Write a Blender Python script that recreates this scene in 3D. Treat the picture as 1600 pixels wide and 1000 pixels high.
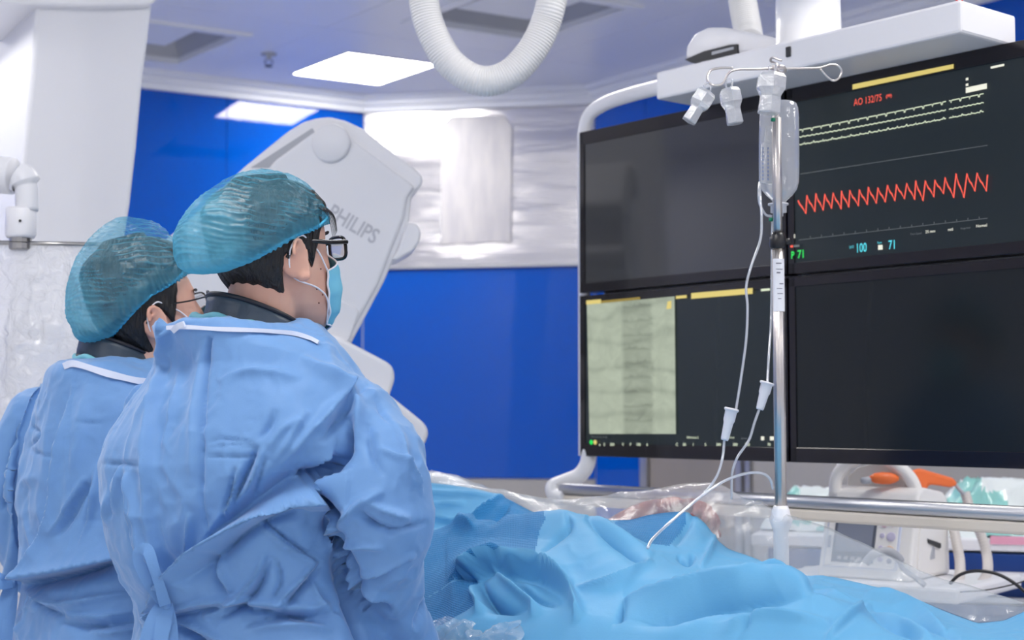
import bpy, bmesh, math, random
import numpy as np
from mathutils import Vector, Matrix
from math import sin, cos, pi, radians, sqrt, atan2

random.seed(7)
rng = np.random.default_rng(11)
for o in list(bpy.data.objects):
    bpy.data.objects.remove(o)
COL = bpy.context.scene.collection
SC = bpy.context.scene

# ------------------------------------------------------------------ camera
FPX = 2400.0
PITCH = math.atan(150 / FPX)
EYE = Vector((0, 0, 1.35))
cam_d = bpy.data.cameras.new('camera')
cam = bpy.data.objects.new('camera', cam_d)
COL.objects.link(cam)
cam.location = EYE
cam.rotation_euler = (pi / 2 + PITCH, 0, 0)
cam_d.sensor_width = 36
cam_d.lens = 36 * FPX / 1600
cam_d.clip_start = 0.05
cam_d.clip_end = 60
cam_d.dof.use_dof = True
cam_d.dof.focus_distance = 2.55
cam_d.dof.aperture_fstop = 5.0
SC.camera = cam

# ------------------------------------------------------------------ world, exposure
w = bpy.data.worlds.new('world')
SC.world = w
w.use_nodes = True
w.node_tree.nodes['Background'].inputs[0].default_value = (0.8, 0.87, 1.0, 1)
w.node_tree.nodes['Background'].inputs[1].default_value = 0.5
SC.view_settings.view_transform = 'Standard'
SC.view_settings.look = 'None'
SC.view_settings.gamma = 1
SC.view_settings.use_curve_mapping = False
SC.view_settings.exposure = EXPOSURE = -0.12
LIGHT_STRENGTH = 30.0
try:
    SC.cycles.max_bounces = 10
    SC.cycles.diffuse_bounces = 5
    SC.cycles.glossy_bounces = 4
    SC.cycles.transmission_bounces = 8
    SC.cycles.transparent_max_bounces = 24
    SC.cycles.caustics_reflective = False
    SC.cycles.caustics_refractive = False
    SC.cycles.sample_clamp_indirect = 6
    SC.cycles.use_denoising = True
except Exception:
    pass

# ------------------------------------------------------------------ geometry of the photograph
FW = Vector((0, cos(PITCH), sin(PITCH)))
UP = Vector((0, -sin(PITCH), cos(PITCH)))
RT = Vector((1, 0, 0))


def ray(px, py):
    return FW + RT * ((px - 800) / FPX) + UP * ((500 - py) / FPX)


def F(px, py, Y):
    """the point seen at photo pixel (px, py) that stands Y metres in front of the lens"""
    d = ray(px, py)
    return EYE + d * (Y / d.y)


def RP(px, py, p0, n):
    d = ray(px, py)
    t = (Vector(p0) - EYE).dot(n) / d.dot(n)
    return EYE + d * t


def RZ(px, py, z):
    d = ray(px, py)
    return EYE + d * ((z - EYE.z) / d.z)


def project(P):
    """world points (n,3) -> photo pixels"""
    v = P - np.array(EYE)
    f = v @ np.array(FW)
    x = v @ np.array(RT)
    u = v @ np.array(UP)
    return 800 + FPX * x / f, 500 - FPX * u / f


# ------------------------------------------------------------------ noise
_T = rng.random((64, 64, 64))


def vnoise(P):
    """smooth value noise, (n,3) -> (n,) in -1..1"""
    P = np.asarray(P)
    i = np.floor(P).astype(int)
    f = P - i
    f = f * f * f * (f * (f * 6 - 15) + 10)
    i0 = i & 63
    i1 = (i + 1) & 63
    def g(a, b, c):
        return _T[a, b, c]
    x0, y0, z0 = i0[:, 0], i0[:, 1], i0[:, 2]
    x1, y1, z1 = i1[:, 0], i1[:, 1], i1[:, 2]
    fx, fy, fz = f[:, 0], f[:, 1], f[:, 2]
    a = g(x0, y0, z0) * (1 - fx) + g(x1, y0, z0) * fx
    b = g(x0, y1, z0) * (1 - fx) + g(x1, y1, z0) * fx
    c = g(x0, y0, z1) * (1 - fx) + g(x1, y0, z1) * fx
    d = g(x0, y1, z1) * (1 - fx) + g(x1, y1, z1) * fx
    return ((a * (1 - fy) + b * fy) * (1 - fz) + (c * (1 - fy) + d * fy) * fz) * 2 - 1


def ridged(P, warp=0.35):
    """sharp-crested crumple noise 0..1"""
    q = P + warp * np.stack([vnoise(P * 1.7 + 5), vnoise(P * 1.7 + 19), vnoise(P * 1.7 + 41)], 1)
    return 1 - np.abs(vnoise(q)) * 2.0


# ------------------------------------------------------------------ materials
def srgb(r, g, b):
    def c(v):
        v /= 255.0
        return v / 12.92 if v <= 0.04045 else ((v + 0.055) / 1.055) ** 2.4
    return (c(r), c(g), c(b), 1)


def mat(name, col, rough=0.5, metal=0.0, emit=None, strength=1.0, bump=None, trans=0.0, alpha=1.0,
        spec=None, coat=0.0, vary=None, ior=None, sss=0.0):
    """bump = (scale, strength, distance, stretch xyz); vary = (scale, second colour, stretch)"""
    m = bpy.data.materials.new(name)
    m.use_nodes = True
    nt = m.node_tree
    b = nt.nodes['Principled BSDF']
    b.inputs['Base Color'].default_value = col
    b.inputs['Roughness'].default_value = rough
    b.inputs['Metallic'].default_value = metal
    b.inputs['Alpha'].default_value = alpha
    b.inputs['Transmission Weight'].default_value = trans
    b.inputs['Coat Weight'].default_value = coat
    if spec is not None:
        b.inputs['Specular IOR Level'].default_value = spec
    if ior:
        b.inputs['IOR'].default_value = ior
    if sss:
        b.inputs['Subsurface Weight'].default_value = sss
        b.inputs['Subsurface Radius'].default_value = (0.02, 0.008, 0.005)
        b.inputs['Subsurface Scale'].default_value = 0.5
    if emit is not None:
        b.inputs['Emission Color'].default_value = emit
        b.inputs['Emission Strength'].default_value = strength
    tc = None
    if bump or vary:
        tc = nt.nodes.new('ShaderNodeTexCoord')
    if bump:
        mp = nt.nodes.new('ShaderNodeMapping')
        mp.inputs['Scale'].default_value = bump[3] if len(bump) > 3 else (1, 1, 1)
        nt.links.new(tc.outputs['Object'], mp.inputs[0])
        n = nt.nodes.new('ShaderNodeTexNoise')
        n.inputs['Scale'].default_value = bump[0]
        n.inputs['Detail'].default_value = 5
        bp = nt.nodes.new('ShaderNodeBump')
        bp.inputs['Strength'].default_value = bump[1]
        bp.inputs['Distance'].default_value = bump[2]
        nt.links.new(mp.outputs[0], n.inputs[0])
        nt.links.new(n.outputs[0], bp.inputs['Height'])
        nt.links.new(bp.outputs[0], b.inputs['Normal'])
    if vary:
        mp = nt.nodes.new('ShaderNodeMapping')
        mp.inputs['Scale'].default_value = vary[2] if len(vary) > 2 else (1, 1, 1)
        nt.links.new(tc.outputs['Object'], mp.inputs[0])
        n = nt.nodes.new('ShaderNodeTexNoise')
        n.inputs['Scale'].default_value = vary[0]
        n.inputs['Detail'].default_value = 4
        cr = nt.nodes.new('ShaderNodeValToRGB')
        cr.color_ramp.elements[0].position = 0.38
        cr.color_ramp.elements[1].position = 0.62
        cr.color_ramp.elements[0].color = col
        cr.color_ramp.elements[1].color = vary[1]
        nt.links.new(mp.outputs[0], n.inputs[0])
        nt.links.new(n.outputs[0], cr.inputs[0])
        nt.links.new(cr.outputs[0], b.inputs['Base Color'])
    return m


def mat_film(name, col, opacity=0.35, gloss=0.25, rough=0.12, bscale=25, bstr=0.6, bdist=0.01, transl=0.5):
    """thin plastic film or non-woven gauze: part see-through, part milky, part shiny"""
    m = bpy.data.materials.new(name)
    m.use_nodes = True
    nt = m.node_tree
    nt.nodes.clear()
    out = nt.nodes.new('ShaderNodeOutputMaterial')
    tr = nt.nodes.new('ShaderNodeBsdfTransparent')
    df = nt.nodes.new('ShaderNodeBsdfDiffuse'); df.inputs[0].default_value = col
    tl = nt.nodes.new('ShaderNodeBsdfTranslucent'); tl.inputs[0].default_value = col
    gl = nt.nodes.new('ShaderNodeBsdfGlossy'); gl.inputs['Roughness'].default_value = rough
    m1 = nt.nodes.new('ShaderNodeMixShader'); m1.inputs[0].default_value = transl
    m2 = nt.nodes.new('ShaderNodeMixShader'); m2.inputs[0].default_value = opacity
    m3 = nt.nodes.new('ShaderNodeMixShader')
    lw = nt.nodes.new('ShaderNodeLayerWeight'); lw.inputs[0].default_value = 0.35
    mm = nt.nodes.new('ShaderNodeMath'); mm.operation = 'MULTIPLY_ADD'
    mm.inputs[1].default_value = gloss; mm.inputs[2].default_value = gloss * 0.3
    tc = nt.nodes.new('ShaderNodeTexCoord')
    n = nt.nodes.new('ShaderNodeTexNoise'); n.inputs['Scale'].default_value = bscale
    n.inputs['Detail'].default_value = 6; n.inputs['Distortion'].default_value = 1.2
    bp = nt.nodes.new('ShaderNodeBump'); bp.inputs['Strength'].default_value = bstr
    bp.inputs['Distance'].default_value = bdist
    L = nt.links.new
    L(tc.outputs['Object'], n.inputs[0]); L(n.outputs[0], bp.inputs['Height'])
    for s in (df, tl, gl, lw):
        L(bp.outputs[0], s.inputs['Normal'])
    L(df.outputs[0], m1.inputs[1]); L(tl.outputs[0], m1.inputs[2])
    L(tr.outputs[0], m2.inputs[1]); L(m1.outputs[0], m2.inputs[2])
    L(lw.outputs['Facing'], mm.inputs[0]); L(mm.outputs[0], m3.inputs[0])
    L(m2.outputs[0], m3.inputs[1]); L(gl.outputs[0], m3.inputs[2])
    L(m3.outputs[0], out.inputs[0])
    return m


M = {}
M['ceiling'] = mat('ceiling_panel_paint', srgb(236, 238, 246), 0.35, bump=(3, 0.05, 0.02))
M['seam'] = mat('seam_sealant', srgb(225, 228, 238), 0.6)
M['cornice'] = mat('cornice_paint', srgb(238, 240, 244), 0.4)
M['blue_glass'] = mat('blue_back_painted_glass', (0.0, 0.085, 0.50, 1), 0.035, spec=0.45, bump=(0.9, 0.05, 0.05))
M['steel_wall'] = mat('polished_stainless_sheet', srgb(236, 233, 232), 0.2, 1.0, bump=(1.0, 0.55, 0.08, (0.35, 0.35, 3.0)))
M['grey_wall'] = mat('warm_grey_wall_board', srgb(176, 172, 168), 0.5, vary=(2, srgb(168, 166, 164)))
M['door_grey'] = mat('taupe_door_laminate', srgb(150, 142, 136), 0.45, vary=(3, srgb(142, 136, 132), (1, 1, 0.3)))
M['alu'] = mat('anodised_aluminium', srgb(205, 206, 210), 0.3, 0.85)
M['rear_wall'] = mat('pale_rear_wall', srgb(215, 216, 222), 0.5, vary=(1, srgb(208, 210, 218)))
M['floor'] = mat('pale_vinyl_floor', srgb(230, 230, 230), 0.3, vary=(40, srgb(222, 223, 225)))
M['white'] = mat('white_enamel', srgb(236, 236, 240), 0.32, spec=0.4, bump=(60, 0.03, 0.002))
M['white2'] = mat('soft_white_plastic', srgb(228, 229, 234), 0.45)
M['cream'] = mat('cream_plastic', srgb(232, 222, 208), 0.4)
M['grey_plastic'] = mat('light_grey_plastic', srgb(175, 178, 186), 0.45)
M['dark_recess'] = mat('dark_recess', srgb(40, 42, 46), 0.5)
M['chrome'] = mat('brushed_steel', srgb(214, 208, 204), 0.33, 1.0, bump=(8, 0.15, 0.003, (20, 20, 1)))
M['steel_dark'] = mat('worn_steel', srgb(170, 168, 166), 0.28, 1.0)
M['black'] = mat('black_plastic', srgb(22, 22, 26), 0.35)
M['bezel'] = mat('gloss_black_bezel', srgb(22, 18, 24), 0.12)
M['panel_light'] = mat('lit_diffuser', (1, 1, 1, 1), 0.5, emit=(1.0, 0.965, 0.915, 1), strength=LIGHT_STRENGTH)


# ------------------------------------------------------------------ mesh helpers
def tagit(o, label=None, cat=None, group=None, kind=None):
    if label: o['label'] = label
    if cat: o['category'] = cat
    if group: o['group'] = group
    if kind: o['kind'] = kind
    return o


def empty(name, loc, label=None, cat=None, group=None):
    o = bpy.data.objects.new(name, None)
    o.empty_display_size = 0.1
    COL.objects.link(o)
    o.location = loc
    o['_loc'] = list(loc)
    return tagit(o, label, cat, group)


def origin_of(o):
    v = Vector((0, 0, 0))
    while o is not None:
        v += o.location
        o = o.parent
    return v


def obj(name, verts, faces, m, parent=None, smooth=True, mats=None, fmat=None, kind=None, own_origin=False):
    me = bpy.data.meshes.new(name)
    off = origin_of(parent) if parent else Vector((0, 0, 0))
    V = np.asarray([tuple(v) for v in verts] if not isinstance(verts, np.ndarray) else verts, dtype=float)
    V = V - np.array(off)
    base = np.zeros(3)
    if own_origin or parent is None:
        base = np.array([V[:, 0].mean(), V[:, 1].mean(), V[:, 2].min()])
        V = V - base
    me.from_pydata(V.tolist(), [], faces)
    for mm in (mats or [m]):
        me.materials.append(mm)
    if fmat is not None:
        me.polygons.foreach_set('material_index', np.asarray(fmat, dtype=np.int32))
    if smooth:
        me.polygons.foreach_set('use_smooth', [True] * len(me.polygons))
    me.update()
    o = bpy.data.objects.new(name, me)
    COL.objects.link(o)
    o.location = base
    if parent:
        o.parent = parent
    if kind:
        o['kind'] = kind
    return o


def bm_out(bm):
    bmesh.ops.recalc_face_normals(bm, faces=bm.faces)
    vs = [v.co.copy() for v in bm.verts]
    bm.verts.index_update()
    fs = [[v.index for v in f.verts] for f in bm.faces]
    bm.free()
    return vs, fs


def join(*parts):
    V, Fc = [], []
    for v, f in parts:
        n = len(V)
        V += [Vector(p) for p in v]
        Fc += [[i + n for i in q] for q in f]
    return V, Fc


def g_box(c, s, ax=None, bevel=0.0, seg=2):
    """c centre, s full sizes along axes ax (3 vectors)"""
    ax = ax or (Vector((1, 0, 0)), Vector((0, 1, 0)), Vector((0, 0, 1)))
    bm = bmesh.new()
    bmesh.ops.create_cube(bm, size=1)
    for v in bm.verts:
        v.co = Vector((v.co.x * s[0], v.co.y * s[1], v.co.z * s[2]))
    if bevel > 0:
        bmesh.ops.bevel(bm, geom=list(bm.edges), offset=min(bevel, min(s) * 0.45), segments=seg, profile=0.5, affect='EDGES')
    for v in bm.verts:
        p = v.co
        v.co = Vector(c) + ax[0] * p.x + ax[1] * p.y + ax[2] * p.z
    return bm_out(bm)


def g_prism(poly, ext, bevel=0.0, seg=3):
    bm = bmesh.new()
    vs = [bm.verts.new(p) for p in poly]
    f = bm.faces.new(vs)
    r = bmesh.ops.extrude_face_region(bm, geom=[f])
    nv = [e for e in r['geom'] if isinstance(e, bmesh.types.BMVert)]
    bmesh.ops.translate(bm, verts=nv, vec=Vector(ext))
    if bevel > 0:
        bmesh.ops.bevel(bm, geom=list(bm.edges), offset=bevel, segments=seg, profile=0.5, affect='EDGES', clamp_overlap=True)
    return bm_out(bm)


def smooth_path(pts, n=8, closed=False):
    P = [Vector(p) for p in pts]
    out = []
    N = len(P)
    rng_ = range(N) if closed else range(N - 1)
    for i in rng_:
        if closed:
            p0, p1, p2, p3 = P[(i - 1) % N], P[i], P[(i + 1) % N], P[(i + 2) % N]
        else:
            p0 = P[i - 1] if i > 0 else P[0] * 2 - P[1]
            p1, p2 = P[i], P[i + 1]
            p3 = P[i + 2] if i + 2 < N else P[-1] * 2 - P[-2]
        for k in range(n):
            t = k / n
            out.append(0.5 * ((2 * p1) + (-p0 + p2) * t + (2 * p0 - 5 * p1 + 4 * p2 - p3) * t * t
                              + (-p0 + 3 * p1 - 3 * p2 + p3) * t * t * t))
    if not closed:
        out.append(P[-1])
    return out


def g_tube(path, r, seg=12, closed=False, cap=True, flat=None, up0=None):
    """r float or function(i, n) -> radius; flat = scale along the binormal"""
    P = [Vector(p) for p in path]
    n = len(P)
    V, Fc = [], []
    t0 = (P[1] - P[0]).normalized()
    up = Vector(up0) if up0 is not None else (Vector((0, 0, 1)) if abs(t0.z) < 0.9 else Vector((0, 1, 0)))
    for i in range(n):
        if closed:
            t = (P[(i + 1) % n] - P[i - 1])
        else:
            t = P[min(i + 1, n - 1)] - P[max(i - 1, 0)]
        if t.length < 1e-9:
            t = t0
        t = t.normalized()
        up = (up - t * up.dot(t))
        if up.length < 1e-6:
            up = Vector((1, 0, 0)) - t * t.x
        up.normalize()
        side = t.cross(up)
        rr = r(i, n) if callable(r) else r
        for k in range(seg):
            a = 2 * pi * k / seg
            V.append(P[i] + up * cos(a) * rr * (flat if flat else 1) + side * sin(a) * rr)
    for i in range(n if closed else n - 1):
        for k in range(seg):
            a, b = i * seg + k, i * seg + (k + 1) % seg
            c, d = ((i + 1) % n) * seg + (k + 1) % seg, ((i + 1) % n) * seg + k
            Fc.append([a, d, c, b])
    if cap and not closed:
        Fc.append(list(range(seg)))
        Fc.append([(n - 1) * seg + k for k in range(seg)][::-1])
    return V, Fc


def g_lathe(base, axis, prof, seg=32):
    """prof list of (distance along axis, radius)"""
    axis = Vector(axis).normalized()
    pts = [Vector(base) + axis * d for d, r in prof]
    a = Vector((0, 0, 1)) if abs(axis.z) < 0.9 else Vector((1, 0, 0))
    u = axis.cross(a).normalized()
    v = axis.cross(u)
    V, Fc = [], []
    for (d, r), p in zip(prof, pts):
        for k in range(seg):
            t = 2 * pi * k / seg
            V.append(p + u * cos(t) * max(r, 1e-4) + v * sin(t) * max(r, 1e-4))
    for i in range(len(prof) - 1):
        for k in range(seg):
            Fc.append([i * seg + k, i * seg + (k + 1) % seg, (i + 1) * seg + (k + 1) % seg, (i + 1) * seg + k])
    Fc.append(list(range(seg))[::-1])
    Fc.append([(len(prof) - 1) * seg + k for k in range(seg)])
    return V, Fc


def g_grid(fn, nu, nv, closed_u=False):
    V = [fn(i, j) for j in range(nv) for i in range(nu)]
    Fc = []
    for j in range(nv - 1):
        for i in range(nu if closed_u else nu - 1):
            a = j * nu + i
            b = j * nu + (i + 1) % nu
            Fc.append([a, b, b + nu, a + nu])
    return V, Fc


def grid_faces(nu, nv, closed_u=False):
    Fc = []
    for j in range(nv - 1):
        for i in range(nu if closed_u else nu - 1):
            a = j * nu + i
            b = j * nu + (i + 1) % nu
            Fc.append([a, b, b + nu, a + nu])
    return Fc


def text_mesh(s, origin, xd, yd, size, m, parent, name='lettering', extrude=0.0004, align='LEFT', width=1.0, bold=0.0):
    cu = bpy.data.curves.new(name, 'FONT')
    cu.body = s
    cu.size = 1.0
    cu.align_x = align
    cu.offset = bold
    cu.resolution_u = 3
    tmp = bpy.data.objects.new(name, cu)
    COL.objects.link(tmp)
    dg = bpy.context.evaluated_depsgraph_get()
    me = bpy.data.meshes.new_from_object(tmp.evaluated_get(dg))
    bpy.data.objects.remove(tmp)
    xd = Vector(xd).normalized(); yd = Vector(yd).normalized()
    n = xd.cross(yd)
    V = [Vector(origin) + xd * v.co.x * size * width + yd * v.co.y * size + n * extrude for v in me.vertices]
    Fc = [list(p.vertices) for p in me.polygons]
    bpy.data.meshes.remove(me)
    return obj(name, V, Fc, m, parent, smooth=False)


def remesh(V, Fc, voxel, smooth_it=4, smooth_f=0.5):
    """fuse overlapping closed shells into one continuous surface"""
    me = bpy.data.meshes.new('tmp')
    me.from_pydata([tuple(v) for v in V], [], Fc)
    me.update()
    bm = bmesh.new(); bm.from_mesh(me)
    bmesh.ops.recalc_face_normals(bm, faces=bm.faces)
    bm.to_mesh(me); bm.free()
    o = bpy.data.objects.new('tmp', me)
    COL.objects.link(o)
    md = o.modifiers.new('r', 'REMESH')
    md.mode = 'VOXEL'; md.voxel_size = voxel; md.adaptivity = 0
    if smooth_it:
        s = o.modifiers.new('s', 'SMOOTH'); s.iterations = smooth_it; s.factor = smooth_f
    dg = bpy.context.evaluated_depsgraph_get()
    m2 = bpy.data.meshes.new_from_object(o.evaluated_get(dg))
    n = len(m2.vertices)
    A = np.empty(n * 3); m2.vertices.foreach_get('co', A); A = A.reshape(-1, 3)
    N = np.empty(n * 3); m2.vertices.foreach_get('normal', N); N = N.reshape(-1, 3)
    Q = [list(p.vertices) for p in m2.polygons]
    bpy.data.objects.remove(o)
    bpy.data.meshes.remove(me); bpy.data.meshes.remove(m2)
    return A, N, Q


def seg_dist(px, py, pts):
    """signed distance (px) from points to a polyline, plus position 0..1 along it"""
    best = np.full(px.shape, 1e9)
    sgn = np.ones(px.shape)
    pos = np.zeros(px.shape)
    L = [0]
    for a, b in zip(pts[:-1], pts[1:]):
        L.append(L[-1] + math.hypot(b[0] - a[0], b[1] - a[1]))
    for k, (a, b) in enumerate(zip(pts[:-1], pts[1:])):
        dx, dy = b[0] - a[0], b[1] - a[1]
        l2 = dx * dx + dy * dy + 1e-9
        t = np.clip(((px - a[0]) * dx + (py - a[1]) * dy) / l2, 0, 1)
        qx, qy = a[0] + t * dx, a[1] + t * dy
        d = np.hypot(px - qx, py - qy)
        s = np.sign((px - a[0]) * dy - (py - a[1]) * dx)
        m = d < best
        best[m] = d[m]; sgn[m] = s[m]
        pos[m] = ((L[k] + t * math.sqrt(l2)) / L[-1])[m]
    return best * sgn, pos


def fold_field(px, py, folds):
    """sum of cloth folds. fold = (kind, height m, width px, [(x,y)...], taper)
    kinds: ridge, valley, step (cloth on the right-hand side of the drawn direction lies on top), tuck (a step with a soft outer side)"""
    H = np.zeros(px.shape)
    for f in folds:
        kind, h, wd, pts = f[:4]
        taper = f[4] if len(f) > 4 else 'both'
        if len(pts) > 2:
            pts = [(p.x, p.y) for p in smooth_path([(a, b, 0) for a, b in pts], 5)]
        x0 = min(p[0] for p in pts) - wd * 5; x1 = max(p[0] for p in pts) + wd * 5
        y0 = min(p[1] for p in pts) - wd * 5; y1 = max(p[1] for p in pts) + wd * 5
        m = (px > x0) & (px < x1) & (py > y0) & (py < y1)
        if not m.any():
            continue
        d, t = seg_dist(px[m], py[m], pts)
        if taper == 'both':
            tp = np.sin(np.clip(t, 0, 1) * pi) ** 0.6
        elif taper == 'end':
            tp = np.clip((1 - t) * 3, 0, 1)
        elif taper == 'start':
            tp = np.clip(t * 3, 0, 1)
        else:
            tp = 1.0
        u = d / wd
        if kind == 'ridge':
            v = np.exp(-np.abs(u) ** 1.4 * 1.2)
        elif kind == 'valley':
            v = -np.exp(-np.abs(u) ** 1.2 * 1.2)
        elif kind == 'step':
            v = np.where(u > 0, np.exp(-u / 3.0) , 1e-9 + np.exp(-(u * 3) ** 2) ) * 1.0
            v = np.where(u < 0, v * 1.0, v)
        else:  # tuck: sharp crest, shadowed hollow beside it on the left
            v = np.where(u > 0, np.exp(-u / 2.2), np.exp(-(u * 2.2) ** 2) * 1.6 - 0.6 * np.exp(-(u / 2.6) ** 2))
        H[m] += h * v * tp
    return H

# ================================================================== ROOM
K = 1.25
def az(a, d=1.0):
    a = radians(a)
    return Vector((sin(a), cos(a), 0)) * d
UA = az(59)              # along the left wall, away from the camera
UC = az(144)             # along the right wall, towards the camera
AB = Vector((-0.663 * K, 6.8 * K, 0))
UB = az(101)
BC = AB + UB * 1.30
PA = AB - UA * 7.0
PD = PA + UC * 9.5
PC = BC + UC * 9.6
CEIL = 1.35 + 1.42 * K
CORN = 1.35 + 1.35 * K
room_c = (PA + PD + PC + BC) / 4

def inward(a, b):
    t = (b - a).normalized()
    n = Vector((-t.y, t.x, 0))
    if n.dot(room_c - a) < 0:
        n = -n
    return n

def wall_slab(name, a, b, z0, z1, m, parent=None, thick=0.06, off=0.0, bevel=0.0, kind=None, own=True):
    """a board standing on plan line a-b, its room face `off` metres inside the line"""
    t = (b - a); L = t.length; t = t / L
    n = inward(a, b)
    c = (a + b) / 2 + n * (off - thick / 2)
    v, f = g_box((c.x, c.y, (z0 + z1) / 2), (L, thick, z1 - z0), (t, n, Vector((0, 0, 1))), bevel)
    return obj(name, v, f, m, parent, smooth=False, kind=kind)

pl = [PA - Vector((0.3, 0, 0)), AB + Vector((-.1, .3, 0)), BC + Vector((.1, .3, 0)), PC + Vector((.3, 0, 0)), PD + Vector((0, -.3, 0))]
v, f = g_prism([Vector((p.x, p.y, -0.05)) for p in pl], (0, 0, 0.05))
obj('floor', v, f, M['floor'], smooth=False, kind='structure')

def structure_root(name, a, b, z0, z1, m):
    return wall_slab(name, a, b, z0, z1, m, None, thick=0.12, off=-0.02, kind='structure')

# left wall: blue glass panels, a seam shows at pixel x = 350
wl = structure_root('wall_left', PA, AB, 0, CEIL, M['seam'])
def t_on(a, u, px):
    k = (px - 800) / FPX
    return (k * a.y - a.x) / (u.x - k * u.y)
t350 = -t_on(AB, -UA, 350) if False else t_on(AB, UA, 350)      # negative: towards the camera
edges = [0.0]
s = -t350
edges = [0.0, s]
while edges[-1] < 6.9:
    edges.append(min(edges[-1] + 1.5, 7.0))
for e0, e1 in zip(edges[:-1], edges[1:]):
    wall_slab('glass_panel', AB - UA * (e0 + 0.002), AB - UA * (e1 - 0.002), 1.02, CORN + 0.02, M['blue_glass'], wl, 0.02, 0.0)
    wall_slab('lower_panel', AB - UA * (e0 + 0.002), AB - UA * (e1 - 0.002), 0.1, 1.014, M['grey_wall'], wl, 0.02, 0.0)

wb = structure_root('wall_back', AB, BC, 0, CEIL, M['seam'])
zs = 1.35 + (650 - 416) / FPX * 8.45
zb = 1.35 + (650 - 746) / FPX * 8.4
wall_slab('steel_panel', AB + UB * 0.004, BC - UB * 0.004, zs + 0.005, CORN + 0.02, M['steel_wall'], wb, 0.02, 0.004)
wall_slab('steel_ledge', AB + UB * 0.004, BC - UB * 0.004, zs - 0.012, zs + 0.002, M['alu'], wb, 0.03, 0.016)
wall_slab('glass_panel', AB + UB * 0.004, BC - UB * 0.004, zb, zs - 0.016, M['blue_glass'], wb, 0.02, 0.0)
wall_slab('lower_panel', AB + UB * 0.004, BC - UB * 0.004, 0.1, zb - 0.006, M['grey_wall'], wb, 0.02, 0.0)

wr = structure_root('wall_right', BC, PC, 0, CEIL, M['seam'])
t1 = t_on(BC, UC, 1010)
wall_slab('glass_panel', BC + UC * 0.004, BC + UC * (t1 - 0.004), 0.1, 2.32, M['blue_glass'], wr, 0.02, 0.0)
ee = [0.0, t1, 1.9, 3.4, 4.9, 6.4, 8.0, 9.6]
for e0, e1 in zip(ee[:-1], ee[1:]):
    wall_slab('glass_panel', BC + UC * (e0 + 0.003), BC + UC * (e1 - 0.003), 2.325, CORN + 0.02, M['blue_glass'], wr, 0.02, 0.0)
ee = [3.4, 4.9, 6.4, 8.0, 9.6]
for e0, e1 in zip(ee[:-1], ee[1:]):
    wall_slab('lower_panel', BC + UC * (e0 + 0.003), BC + UC * (e1 - 0.003), 0.1, 2.32, M['rear_wall'], wr, 0.02, 0.0)
# double leaf sliding door in the right wall
d1 = wall_slab('door_1', BC + UC * (t1 + 0.03), BC + UC * 3.37, 0.0, 2.3, M['door_grey'], None, 0.03, 0.012, kind='structure')
tm = t_on(BC, UC, 1168)
wall_slab('door_frame', BC + UC * t1, BC + UC * (t1 + 0.05), 0, 2.32, M['alu'], d1, 0.07, 0.05)
wall_slab('door_leaf', BC + UC * (t1 + 0.055), BC + UC * (tm - 0.05), 0.01, 2.29, M['door_grey'], d1, 0.03, 0.03)
wall_slab('door_stile', BC + UC * (tm - 0.045), BC + UC * (tm - 0.005), 0.01, 2.29, M['alu'], d1, 0.03, 0.045)
wall_slab('door_stile', BC + UC * (tm + 0.02), BC + UC * (tm + 0.05), 0.01, 2.29, M['alu'], d1, 0.03, 0.045)
wall_slab('door_leaf', BC + UC * (tm + 0.055), BC + UC * 3.35, 0.01, 2.29, M['grey_wall'], d1, 0.03, 0.03)

structure_root('wall_front', PD, PC, 0, CEIL, M['rear_wall'])
structure_root('wall_side', PA, PD, 0, CEIL, M['rear_wall'])

# cornice: two steps that run along each wall
def cornice(name, a, b, ext=0.0):
    n = inward(a, b); t = (b - a).normalized()
    prof = [(0.0, CORN), (0.03, CORN), (0.034, CORN + 0.030), (0.06, CORN + 0.034), (0.064, CORN + 0.06),
            (0.10, CORN + 0.066), (0.104, CEIL + 0.0), (0.0, CEIL + 0.0)]
    A = a; B = b
    poly = [Vector((A.x, A.y, z)) + n * d for d, z in prof]
    v, f = g_prism(poly, B - A)
    return obj(name, v, f, M['cornice'], smooth=False, kind='structure')
cornice('trim_1', PA, AB + UA * 0.03)
cornice('trim_2', AB - UB * 0.03, BC + UB * 0.03)
cornice('trim_3', BC - UC * 0.03, PC)

# ceiling made of panels that follow the grid of the photograph
G = Vector((-0.684 * K, 5.55 * K, 0))
CU, CV = 1.08 * K, 0.92 * K
v, f = g_prism([Vector((p.x, p.y, CEIL + 0.30)) for p in pl], (0, 0, 0.05))
ceil = obj('ceiling', v, f, M['seam'], smooth=False, kind='structure')
light_cells = [(-1, 0), (1, -1), (3, -1), (1, -3), (3, -3), (-1, -3), (5, -2), (5, 0), (-1, -5), (3, -5), (5, -4), (1, 1), (3, 1), (1, -6), (4, -7), (7, -2)]
hatch_cells = [(-1, -1), (0, 0)]
def cp(u, v_, z=0):
    p = G + UC * (u * CU) + UA * (v_ * CV)
    return Vector((p.x, p.y, z))
def inside_room(p, tol=-0.05):
    ring = [PA, AB, BC, PC, PD]
    for a, b in zip(ring, ring[1:] + ring[:1]):
        if (p - a).dot(inward(a, b)) < tol:
            return False
    return True
def frame_ring(c, hu, hv, wd, z0, z1):
    """rectangular ring, outer half sizes hu, hv, border width wd"""
    out = []
    for (du, dv, su, sv) in ((0, hv - wd / 2, 2 * hu, wd), (0, -hv + wd / 2, 2 * hu, wd), (hu - wd / 2, 0, wd, 2 * hv - 2 * wd), (-hu + wd / 2, 0, wd, 2 * hv - 2 * wd)):
        q = c + UC * du + UA * dv
        out.append(g_box((q.x, q.y, (z0 + z1) / 2), (su, sv, z1 - z0), (UC, UA, Vector((0, 0, 1)))))
    return join(*out)
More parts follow.
